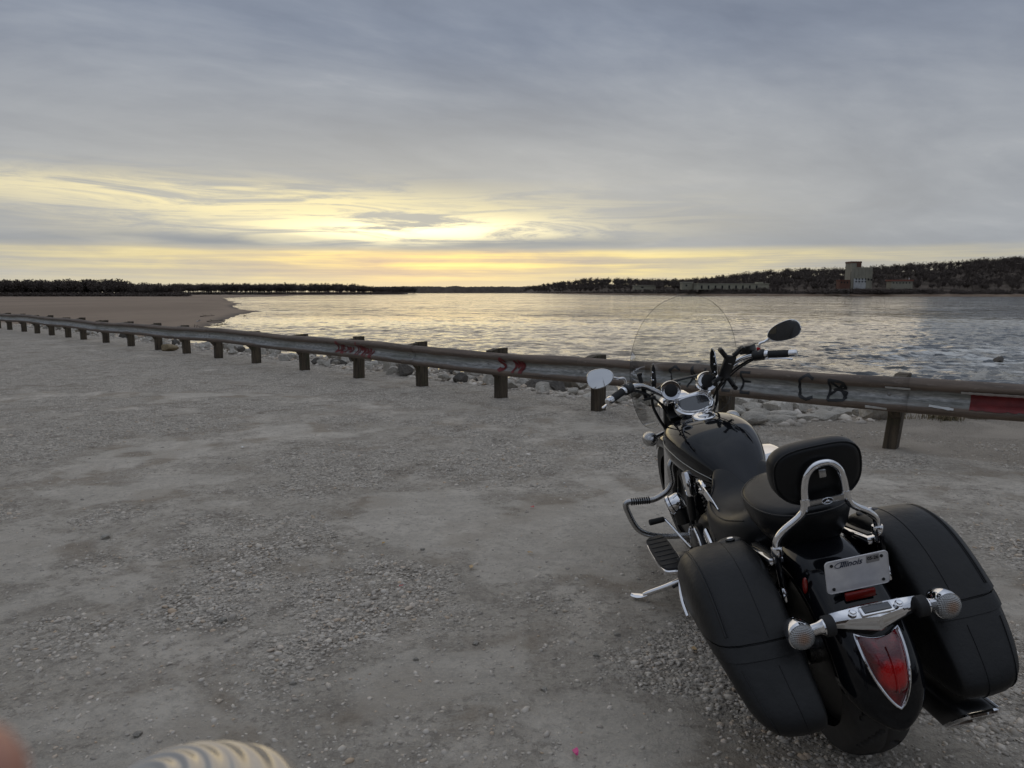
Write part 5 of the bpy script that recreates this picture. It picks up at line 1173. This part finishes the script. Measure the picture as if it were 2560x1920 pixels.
# chrome wishbone bracket below the seat nose
wb = bp('chrome_bracket', tube(catmull([(.715, .150, .668), (.700, .163, .700), (.650, .166, .716), (.600, .168, .710), (.600, .172, .685), (.655, .170, .668), (.705, .160, .655)], 5, True), .0085, 8, closed=True), 'chrome', eng); bp('bracket_arm', loft([[(x, .172+.004*(i % 2), z+dz) for i, dz in ((0, h), (1, h), (1, -h), (0, -h))] for x, z, h in ((.615, .698, .016), (.55, .685, .020), (.48, .668, .022), (.42, .655, .016))]), 'chrome', eng, False)
for s in (1, -1):
    bp('frame_tube', tube(catmull([(1.31, s*.03, .70), (1.20, s*.05, .64), (1.12, s*.125, .40), (1.06, s*.135, .20), (.80, s*.14, .13), (.50, s*.14, .15), (.36, s*.15, .30), (.33, s*.14, .47)], 6), .017, 12), 'black_metal')
    bp('swingarm', loft([[(x, s*.125+dy, z+dz) for dy, dz in ((-.018, .024), (.018, .024), (.018, -.024), (-.018, -.024))] for x, z in ((.44, .36), (.20, .34), (0, .322), (-.05, .322))]), 'black_metal', smooth=False)
    bp('side_cover', loft([[(x, s*y, z) for x, z in ((.30, .46), (.52, .50), (.55, .60), (.42, .62), (.30, .60))] for y in (.13, .172, .180)]), 'paint', sharp=30)
    gp = [(1.27, .120, .665), (1.26, .152, .624), (1.26, .156, .579), (1.26, .158, .540), (1.26, .184, .503), (1.26, .226, .482), (1.26, .271, .472), (1.26, .340, .480), (1.26, .390, .487), (1.26, .402, .470), (1.26, .397, .436), (1.26, .381, .376), (1.26, .357, .331), (1.26, .304, .296), (1.25, .22, .275), (1.23, .13, .270)]
    gd = bp('engine_guard', tube(catmull(np.array(gp)*[1, s, 1], 4), .0145, 14), 'chrome_dull')
    for k in range(9):
        q = k/8; c_ = np.array([1.26, s*(.285+.085*q), .4735+.0105*q]); bp('guard_ring', lathe([(.0150, -.0035), (.0180, -.002), (.0180, .002), (.0150, .0035)], c_, (0, s, .12), 16), 'rubber', gd)
    # floorboard
    ol = np.array([(1.235, .262), (1.238, .30), (1.222, .338), (1.16, .352), (1.0, .356), (.88, .352), (.825, .340), (.808, .305), (.812, .268), (.87, .250), (1.0, .247), (1.15, .248)]); oc_ = catmull(ol, 4, True)
    cc = oc_.mean(0); fb = bp('floorboard', loft([[(x, s*y, z_) for x, y in cc+(oc_-cc)*k_] for z_, k_ in ((.272, .96), (.280, 1.0), (.292, 1.0), (.294, .985))]), 'chrome', sharp=40)
    bp('floorboard_pad', loft([[(x, s*y, z_) for x, y in cc+(oc_-cc)*k_] for z_, k_ in ((.291, .93), (.301, .925), (.304, .905))]), 'rubber', fb, sharp=40)
    for k in range(7): bp('pad_rib', rbox((.87+k*.052, s*.302, .3045), (.012, .085, .004), .0015), 'rubber', fb)
    bp('floorboard_mount', rbox((1.02, s*.20, .262), (.06, .12, .018), .004), 'black_metal', fb)
    bp('passenger_peg', tube([(.36, s*.175, .335), (.37, s*.20, .335), (.40, s*.285, .340), (.402, s*.292, .340)], [.016, .018, .018, .012], 14), 'rubber')
sf = bp('shift_lever', tube(catmull([(.93, .19, .33), (1.02, .205, .345), (1.10, .225, .375), (1.155, .245, .402)], 5), .0068, 10), 'chrome'); bp('shift_peg', tube([(1.155, .245, .402), (1.155, .25, .402), (1.15, .318, .402), (1.15, .322, .402)], [.008, .0135, .0145, .010], 14), 'rubber', sf)
bp('heel_shifter', tube([(.80, .20, .345), (.77, .285, .352), (.768, .292, .352)], [.013, .014, .010], 12), 'rubber', sf)
sd_ = bp('side_stand', tube(catmull([(.93, .165, .215), (.955, .23, .185), (.985, .315, .150), (1.025, .400, .118), (1.04, .425, .106)], 5), np.linspace(.016, .0115, 21), 12), 'chrome'); bp('stand_foot', tube(catmull([(1.028, .408, .110), (1.045, .435, .101), (1.062, .468, .104), (1.068, .482, .110)], 5), np.r_[np.linspace(.012, .021, 8), np.linspace(.021, .012, 8)], 12, flat=.30), 'chrome', sd_)
bp('stand_spring', tube(catmull([(.93, .17, .20), (.95, .25, .172), (.965, .30, .15)], 5), .008, 8), 'black_metal', sd_)
# drive side cover and passenger-side chrome
bp('belt_guard', loft([[(x, y, z) for x, z in ((.50, .44), (.30, .42), (.05, .40), (.05, .385), (.30, .40), (.50, .415))] for y in (.135, .155)]), 'chrome', smooth=False)
bp('pulley', lathe([(.10, -.012), (.105, -.01), (.105, .01), (.10, .012)], (0, .13, .322), (0, 1, 0), 40), 'black_metal')
bp('chrome_side_trim', join(rbox((.62, .178, .475), (.10, .022, .05), .010, rotm(y=-30)), rbox((.55, .182, .44), (.09, .02, .03), .008, rotm(y=-24))), 'chrome')
ac_ = bp('air_cleaner', loft([[(x, y, z) for x, z in catmull([(1.22, .60), (1.17, .66), (1.06, .665), (.93, .640), (.84, .60), (.86, .54), (.98, .51), (1.12, .525)], 4, True)] if k_ == 1 else [((x-1.03)*k_+1.03, y, (z-.59)*k_+.59) for x, z in catmull([(1.22, .60), (1.17, .66), (1.06, .665), (.93, .640), (.84, .60), (.86, .54), (.98, .51), (1.12, .525)], 4, True)] for y, k_ in ((-.19, .98), (-.26, 1), (-.30, .97), (-.318, .85), (-.325, .5))]), 'chrome', sharp=45); bp('intake_duct', rbox((1.0, -.16, .60), (.16, .09, .10), .02), 'black_metal', ac_)
# exhaust on the right
ex = empty('exhaust'); ex.parent = BIKE
def sq(c_, ax_, hy, hz, n_=4.0, k=28):
    t = np.linspace(0, 2*np.pi, k, endpoint=False); return np.array(c_)+np.c_[ax_*0*np.cos(t), hy*sgnp(np.cos(t), 2/n_), hz*sgnp(np.sin(t), 2/n_)]
def mrings(g_):
    rr_ = []
    for q in np.linspace(0, 1, 14):
        c_ = np.array([.42-.705*q, -.215-.025*q, .185+.002*q]); R0 = sq(c_, 0, .046+.008*q-g_, .050+.002*q-g_, 5.0); R0[:, 0] += -.55*(R0[:, 2]-c_[2])*q*-1*-1 if False else (-(R0[:, 2]-c_[2])*1.1*q); rr_.append(R0)
    return rr_
mo = loft(mrings(0), cap=False); mi_ = mirror(loft([r for r in mrings(.005)], cap=False)); mi_ = (np.asarray(mi_[0])*[1, -1, 1], mi_[1])
mf = bp('muffler', mo, 'black_metal', ex, sharp=45); md = mf.modifiers.new('thickness', 'SOLIDIFY'); md.thickness = .005; md.offset = -1
bp('muffler_tip', tube(mrings(.002)[-1]+[-.001, 0, 0], .0080, 8, closed=True), 'chrome', ex)
bp('muffler_trim', tube(np.array([r[10]+[0, -.001, .001] for r in mrings(-.001)[8:]]), .008, 6), 'chrome', ex); bp('muffler_baffle', lathe([(.045, 0), (.02, .002), (0, .002)], (-.14, -.235, .186), (-1, 0, 0), 20), 'plastic', ex)
bp('header_pipe', tube(catmull([(1.02, -.12, .52), (1.12, -.17, .42), (1.08, -.21, .26), (.85, -.215, .20), (.60, -.22, .19), (.40, -.226, .19)], 6), .026, 16), 'chrome', ex); bp('header_pipe', tube(catmull([(.56, -.12, .52), (.52, -.18, .42), (.56, -.21, .30), (.50, -.22, .22), (.40, -.228, .20)], 6), .026, 16), 'chrome', ex)

# ------------------------------------------------------------------ small things of the place
# dark slab, dark boulder, pale stub post and other rocks one can tell apart
def at_sd(s, dd): 
    x, y = sd_xy(s, dd); return x, y, float(ground_h(x, y))
x, y, z = at_sd(.55, 1.55); put_rock(RD[0], x, y, z-.05, .36, R_(135), (0, .05), 'long dark flat boulder below the rail left of the left mirror', None, (1.4, .7, .62))
x, y, z = at_sd(2.15, 1.35); put_rock(RD[2], x, y, z-.03, .14, 1.0, (0, 0), 'small black boulder among pale stones under the middle of the rail')
x, y, z = at_sd(6.3, 1.25); put_rock(RD[1], x, y, z-.05, .27, .6, (0, 0), 'large brownish boulder right of the smeared red scrawl post', None, (1.2, .8, .7))
M['ochre'] = rock_mat('ochre_stone', (.24, .18, .10), (.36, .28, .17), (.15, .11, .07))
yq = 19.05; put_rock(rock_mesh(731, M['ochre'], .5), -9.28, yq, float(ground_h(-9.28, yq))-.02, .26, .3, (0, 0), 'flat ochre stone lying in front of a distant guardrail post')
x, y, z = at_sd(4.35, 1.15); stub = part('stub_post', join(rbox((0, 0, .16), (.13, .13, .62), .012, None, 2, .92)), M['limestone'], None, False); stub.location = (x, y, z); tag(stub, 'pale square stub post among the rocks under the red scrawl', 'post')
rv = put_rock(RD[3], 32.0, 46.5, WATER-.12, .42, .4, (0, 0), 'dark rock breaking the white water at the right edge', None, (1.3, .8, 1.0))
# litter and leaves on the gravel
def gxy(u, v):
    dx_, dy_, dz_ = (u-1280)/1775., math.cos(PITCH)-(v-960)/1775.*math.sin(PITCH), -math.sin(PITCH)-(v-960)/1775.*math.cos(PITCH); t = 3.0
    for _ in range(60): t = (float(ground_h(np.array(t*dx_), np.array(t*dy_)))-CAM_H)/dz_
    return t*dx_, t*dy_
def scrap(name, u, v, size, mat, lab, seed):
    r = random.Random(seed); x, y = gxy(u, v); z = float(ground_h(x, y)); k = 9; top = []; 
    for i in range(k):
        a = 2*math.pi*i/k; q = size*r.uniform(.55, 1.0)*(1+.5*math.cos(a)); top.append((q*math.cos(a), q*.6*math.sin(a), r.uniform(.1, .5)*size))
    V = [(0, 0, .25*size)]+top; V2 = V+[(p[0], p[1], p[2]-.0015) for p in V]; F = [(0, i+1, (i+1) % k+1) for i in range(k)]+[(k+1, k+1+(i+1) % k+1, k+1+i+1) for i in range(k)]+[(i+1, k+2+i, k+2+(i+1) % k, (i+1) % k+1) for i in range(k)]
    o = part(name, (V2, F), mat, None, False); o.location = (x, y, z+.010); o.rotation_euler = (r.uniform(-.2, .2), r.uniform(-.2, .2), r.uniform(0, 6)); return tag(o, lab, name.replace('_', ' '))
M['leafy'] = simple('yellow_leaf', (.48, .29, .05), .6); M['pinkp'] = simple('pink_plastic', (.62, .05, .22), .4); M['redp'] = simple('red_scrap', (.50, .05, .06), .5); M['tan'] = simple('tan_scrap', (.48, .33, .17), .7); M['whitep'] = simple('white_paper', (.7, .69, .66), .7)
scrap('fallen_leaf', 958, 1362, .014, M['leafy'], 'tiny yellow fallen leaf in the middle of the lot', 1)
scrap('plastic_scrap', 1000, 1470, .012, M['redp'], 'tiny red scrap on the gravel left of the big gravel heap', 2)
scrap('plastic_scrap', 1333, 1271, .020, M['redp'], 'small red scrap on the pale dust left of the engine guard', 3)
scrap('plastic_scrap', 1440, 1893, .020, M['pinkp'], 'bright pink plastic shred at the bottom edge of the ground', 4)
scrap('wood_chip', 1178, 1421, .022, M['tan'], 'pale tan chip in the gravel right of the yellow leaf', 5)
scrap('wood_chip', 1734, 1628, .020, M['tan'], 'tan chip beside the left saddlebag', 6)
scrap('wood_chip', 1322, 1386, .022, M['tan'], 'orange chip on the dust between leaf and motorcycle', 7)
scrap('paper_scrap', 609, 1122, .035, M['whitep'], 'white paper scrap far out on the left of the lot', 8)
scrap('paper_scrap', 1411, 1211, .016, M['whitep'], 'white paper scrap in front of the guardrail', 9)
# single larger stones lying about
for i, (u, v, s_) in enumerate(((268, 1345, .045), (1545, 1588, .022), (1490, 1640, .024), (1056, 1375, .022), (1190, 1610, .022), (560, 1552, .03), (735, 1710, .022), (1040, 1650, .02), (1360, 1725, .02), (345, 1838, .022))):
    x, y = gxy(u, v); put_rock(RF[i % 5], x, y, float(ground_h(x, y))-.15*s_, s_*.8, i*1.3, (0, 0), 'pale fist-sized stone lying alone on the gravel lot', 'single stones on the lot')
# dry grass at the edge of the bank on the right
M['dry'] = simple('dry_grass', (.20, .155, .085), .8, 0, .4, 8); M['dryg'] = simple('dull_green_grass', (.075, .080, .035), .8, 0, .4, 8)
def tuft(u, v, n_, h, lab, seed):
    r = np.random.default_rng(seed); x, y = gxy(u, v); V = []; F = []
    for i in range(n_):
        a = r.random()*6.28; b0 = np.array([r.normal(0, .09), r.normal(0, .05), 0]); lean = r.uniform(.1, .7); hh_ = h*r.uniform(.4, 1.0); dv = np.array([math.cos(a)*lean, math.sin(a)*lean*.6, 1])*hh_; sd2 = np.array([-math.sin(a), math.cos(a), 0])*.0032; k = len(V)
        mid = b0+dv*.55; tip = b0+dv+np.array([math.cos(a), math.sin(a), -.6])*hh_*.28*lean; V += [b0-sd2, b0+sd2, mid-sd2*.8, mid+sd2*.8, tip]; F += [(k, k+1, k+3, k+2), (k+2, k+3, k+4)]
    t = empty('grass_tuft', (x, y, float(ground_h(x, y))-.02)); part('blades', (V, F), M['dry'], t, False)
    q = part('green_blades', (np.array(V)*[.8, .8, .45], F[::2]), M['dryg'], t, False); return tag(t, lab, 'grass')
tuft(2263, 1047, 40, .16, 'small dry grass tuft beside the leaning post', 1); tuft(2335, 1045, 90, .22, 'dry straw-coloured grass tuft right of the leaning post', 2); tuft(2372, 1050, 150, .24, 'widest dry grass tuft on the bank edge under the rail', 3); tuft(2440, 1046, 110, .22, 'rightmost dry grass tuft under the red bar', 4); tuft(2170, 1052, 30, .09, 'sparse dry grass left of the leaning post', 5)
tuft(560, 880, 26, .28, 'thin dry weed standing beside a guardrail post on the left', 6)

# ------------------------------------------------------------------ wooded rise behind the photographer (seen in the mirrors and the paint)
V = []; us_ = np.linspace(-70, 80, 60); prof = [(-7, -.4), (-10, .3), (-15, 1.0), (-22, 1.7), (-34, 2.4), (-60, 3)]
for u in us_:
    kx = np.clip((u+8)/14, .05, 1); 
    for (yq, zq) in prof: V.append((u, yq-3+4*fbm(np.array(u*.1), np.array(0.), 3, 2), zq*(kx if zq > 0 else 1)+.5*fbm(np.array(u*.4), np.array(yq*.4), 9, 3)))
n_ = len(prof); F = [(i*n_+j, i*n_+j+1, (i+1)*n_+j+1, (i+1)*n_+j) for i in range(len(us_)-1) for j in range(n_-1)]
tag(part('wooded_rise', (V, F), M['litter'], None, True, None), kind='structure')
items = []
for k in range(120):
    u = rt.uniform(-60, 70); yq = rt.uniform(-16, -45); kx = float(np.clip((u+8)/14, .05, 1)); h = rt.uniform(7, 10)*(.6 if u < -6 else 1); items.append((rt.choice(TT), u, yq, np.interp(-yq, [10, 18, 25, 37, 63], [.2, 1.0, 1.6, 2.3, 2.9])*kx-.5, h, h*.9))
for k in range(160):
    u = rt.uniform(-12, 40); yq = rt.uniform(-12, -30); kx = float(np.clip((u+8)/14, .05, 1)); h = rt.uniform(2, 4.5); items.append((rt.choice(BB), u, yq, np.interp(-yq, [10, 18, 25, 37, 63], [.2, 1.0, 1.6, 2.3, 2.9])*kx-.5, h, h*1.6))
wood('roadside_woods', items, 'bare trees behind the viewer reflected in the motorcycle mirrors')

# ------------------------------------------------------------------ photographer, seen in the right mirror; fingertip in the lower left corner
def skin_fig(joints, edges, root, name, sub=2):
    me = bpy.data.meshes.new(name); names = list(joints); me.from_pydata([joints[k][0] for k in names], [(names.index(a), names.index(b_)) for a, b_ in edges], [])
    ob = bpy.data.objects.new(name, me); C.objects.link(ob); md = ob.modifiers.new('skin', 'SKIN'); md.use_smooth_shade = True
    for i, k in enumerate(names):
        r = joints[k][1]; sv = me.skin_vertices[0].data[i]; sv.radius = (r, r) if not isinstance(r, tuple) else r; sv.use_root = (k == root)
    if sub: m2 = ob.modifiers.new('sub', 'SUBSURF'); m2.levels = sub; m2.render_levels = sub
    dg = bpy.context.evaluated_depsgraph_get(); m3 = bpy.data.meshes.new_from_object(ob.evaluated_get(dg)); bpy.data.objects.remove(ob); m3.name = name; return m3
cy = -.36
J = {'pel': ((.04, cy, .95), .13), 'belly': ((.04, cy, 1.10), .135), 'chest': ((.04, cy+.01, 1.32), .15), 'neck': ((.04, cy+.01, 1.49), .060), 'head0': ((.04, cy+.03, 1.56), .068),
     'shL': ((-.13, cy+.01, 1.43), .075), 'elL': ((-.22, cy+.10, 1.19), .052), 'wrL': ((-.125, -.075, 1.335), .032), 'palmL': ((-.105, -.035, 1.355), (.016, .034)),
     'shR': ((.21, cy+.01, 1.43), .075), 'elR': ((.24, cy+.16, 1.15), .052), 'wrR': ((-.05, .155, 1.165), .032), 'palmR': ((-.10, .205, 1.185), (.018, .036)),
     'hipL': ((-.06, cy, .90), .095), 'knL': ((-.08, cy+.02, .50), .065), 'anL': ((-.08, cy-.02, .09), .045), 'toL': ((-.10, cy+.16, .035), .038),
     'hipR': ((.14, cy, .90), .095), 'knR': ((.16, cy+.02, .50), .065), 'anR': ((.16, cy-.02, .09), .045), 'toR': ((.18, cy+.16, .035), .038)}
E_l = [('pel', 'belly'), ('belly', 'chest'), ('chest', 'neck'), ('neck', 'head0'), ('chest', 'shL'), ('shL', 'elL'), ('elL', 'wrL'), ('wrL', 'palmL'), ('chest', 'shR'), ('shR', 'elR'), ('elR', 'wrR'), ('wrR', 'palmR'), ('pel', 'hipL'), ('hipL', 'knL'), ('knL', 'anL'), ('anL', 'toL'), ('pel', 'hipR'), ('hipR', 'knR'), ('knR', 'anR'), ('anR', 'toR')]
def fingers(pfx, root, tips):
    for i, (mids) in enumerate(tips):
        prev = root
        for j, p in enumerate(mids): k = f'{pfx}{i}{j}'; J[k] = (p, .0095-.0012*j); E_l.append((prev, k)); prev = k
# left hand steadies the phone: index fingertip reaches past its front edge into the view
fingers('fl', 'palmL', [[(-.092, .005, 1.372), (-.073, .036, 1.374), (-.0452, .0630, 1.3705)], [(-.098, .004, 1.352), (-.088, .030, 1.345), (-.083, .048, 1.335)], [(-.102, -.002, 1.335), (-.095, .022, 1.325), (-.092, .036, 1.315)], [(-.108, -.010, 1.322), (-.103, .010, 1.310), (-.10, .022, 1.303)], [(-.080, -.045, 1.385), (-.055, -.040, 1.400)]])
fingers('fr', 'palmR', [[(-.150, .245, 1.178), (-.175, .270, 1.190)], [(-.145, .250, 1.160), (-.170, .278, 1.168)], [(-.135, .252, 1.145), (-.160, .280, 1.150)], [(-.122, .250, 1.132), (-.145, .275, 1.133)], [(-.090, .245, 1.200), (-.105, .275, 1.212)]])
bmsh = skin_fig(J, E_l, 'pel', 'person', 2)
M['skin'] = simple('skin', (.50, .24, .17), .5, 0, .12, 30, bmp=.1, bs=300, bd=.0005); M['jacket'] = simple('dark_jacket', (.018, .019, .022), .75, 0, .4, 10, bmp=.5, bs=24, bd=.01); M['jeans'] = simple('dark_jeans', (.030, .036, .055), .85, 0, .3, 40)
for mm in (M['skin'], M['jacket'], M['jeans']): bmsh.materials.append(mm)
for p in bmsh.polygons:
    c_ = p.center; hand = min((Vector(c_)-Vector(J[k][0])).length for k in J if k[:4] == 'palm' or k[:2] in ('fl', 'fr')) < .048
    p.material_index = 0 if (c_.z > 1.50 or hand) else (2 if c_.z < .93 else 1); p.use_smooth = True
person = link(bpy.data.objects.new('person', bmsh)); tag(person, 'person in dark jacket holding up a phone, reflected in the right mirror, fingertip in corner', 'person')
# head with face and cap, same skin
HV, HF = ico(3); HVs = HV*np.array([.074, .092, .112]); front = HV[:, 1] > 0
HVs[:, 1] += np.where(front, .020*np.exp(-((HV[:, 0]/.16)**2+((HV[:, 2]+.12)/.20)**2)), 0)                       # nose
for sx in (-1, 1): HVs[:, 1] -= np.where(front, .010*np.exp(-(((HV[:, 0]-sx*.38)/.16)**2+((HV[:, 2]-.06)/.10)**2)), 0)   # eye sockets
HVs[:, 1] -= np.where(front, .005*np.exp(-((HV[:, 0]/.30)**2+((HV[:, 2]+.46)/.05)**2)), 0); HVs[:, 2] *= np.where(HV[:, 2] < 0, 1.08, 1); HVs[:, 0] *= np.where(HV[:, 2] < -.3, .88, 1)
hc = np.array([.04, cy+.055, 1.648]); part('head', (HVs+hc, HF.tolist()), M['skin'], person)
M['eye'] = simple('eye', (.08, .06, .05), .2); M['hair'] = simple('brown_hair', (.05, .03, .02), .7, 0, .4, 60); M['cap'] = simple('rust_cap', (.20, .055, .035), .8)
for sx in (-1, 1):
    part('eye', lathe([(.010, 0), (.008, .004), (0, .006)], hc+[sx*.028, .079, .006], (0, 1, 0), 12), M['eye'], person); part('ear', (lambda vf: (vf[0], vf[1]))(lathe([(.0, -.008), (.022, -.004), (.024, .003), (.012, .008), (0, .009)], hc+[sx*.073, -.005, -.008], (sx, -.3, 0), 14, .65, 1.2)), M['skin'], person)
part('mouth', rbox(hc+[0, .083, -.052], (.042, .006, .007), .002), M['redp'], person)
up_m = HV[:, 2] > .20; part('hair', (HVs*1.045+hc-[0, .006, 0], [f for f in HF.tolist() if all(HV[i, 2] > -.35 and HV[i, 1] < .12 for i in f)]), M['hair'], person)
part('cap', join((HVs*[1.07, 1.07, 1.08]+hc, [f for f in HF.tolist() if all(up_m[i] for i in f)]), loft([[(hc[0]+.070*math.cos(a)*k_, hc[1]+.06+.085*math.sin(a)*k_, hc[2]+.034-z_-.01*math.cos(a)**2) for a in np.linspace(0, math.pi, 15)] for k_, z_ in ((1.0, 0), (1.0, .004))], cap=False, closed=False)), M['cap'], person)
# phone he holds up, lens at the viewpoint
phn = part('phone', loft([[(.045+x_, y_, CAM_H-.018+z_) for x_, z_ in round_rect(.158, .076, .010)] for y_ in (-.016, -.0085)]), M['plastic'], None); phn.rotation_euler = (0, 0, 0); tag(phn, 'black phone held up by the person, seen in the right mirror', 'phone')
# ribbed silvery bottle at the lower edge of the view, out of focus
m, n, b, o = material('ribbed_clear_plastic'); co = objco(n); b.inputs['Base Color'].default_value = (.50, .465, .41, 1); n.put(b.inputs['Roughness'], n.m('ADD', .20, n.m('MULTIPLY', n.noise(co, 40, 3), .08))); b.inputs['Metallic'].default_value = .55; b.inputs['Transmission Weight'].default_value = .15; M['bottle'] = m
prof = [(.060, -.12), (.060, -.034)]
for r0 in np.linspace(.060, .001, 76): prof.append((r0, .013-.044*(r0/.060)**2.2+.0010*math.sin(2*math.pi*r0/.0078)))
bc = np.array([-.159, .277, 1.195]); bax = np.array([-.32, -.22, .92])
bot = empty('ribbed_bottle', tuple(bc)); part('body', (lambda vf: (vf[0]-bc, vf[1]))(lathe(prof, bc, bax, 72)), M['bottle'], bot, True, None); part('base_ring', (lambda vf: (vf[0]-bc, vf[1]))(lathe([(.060, -.060), (.062, -.057), (.060, -.054)], bc, bax, 40)), M['bottle'], bot)
tag(bot, 'blurred silvery ribbed bottle poking into the bottom edge left of centre', 'bottle')
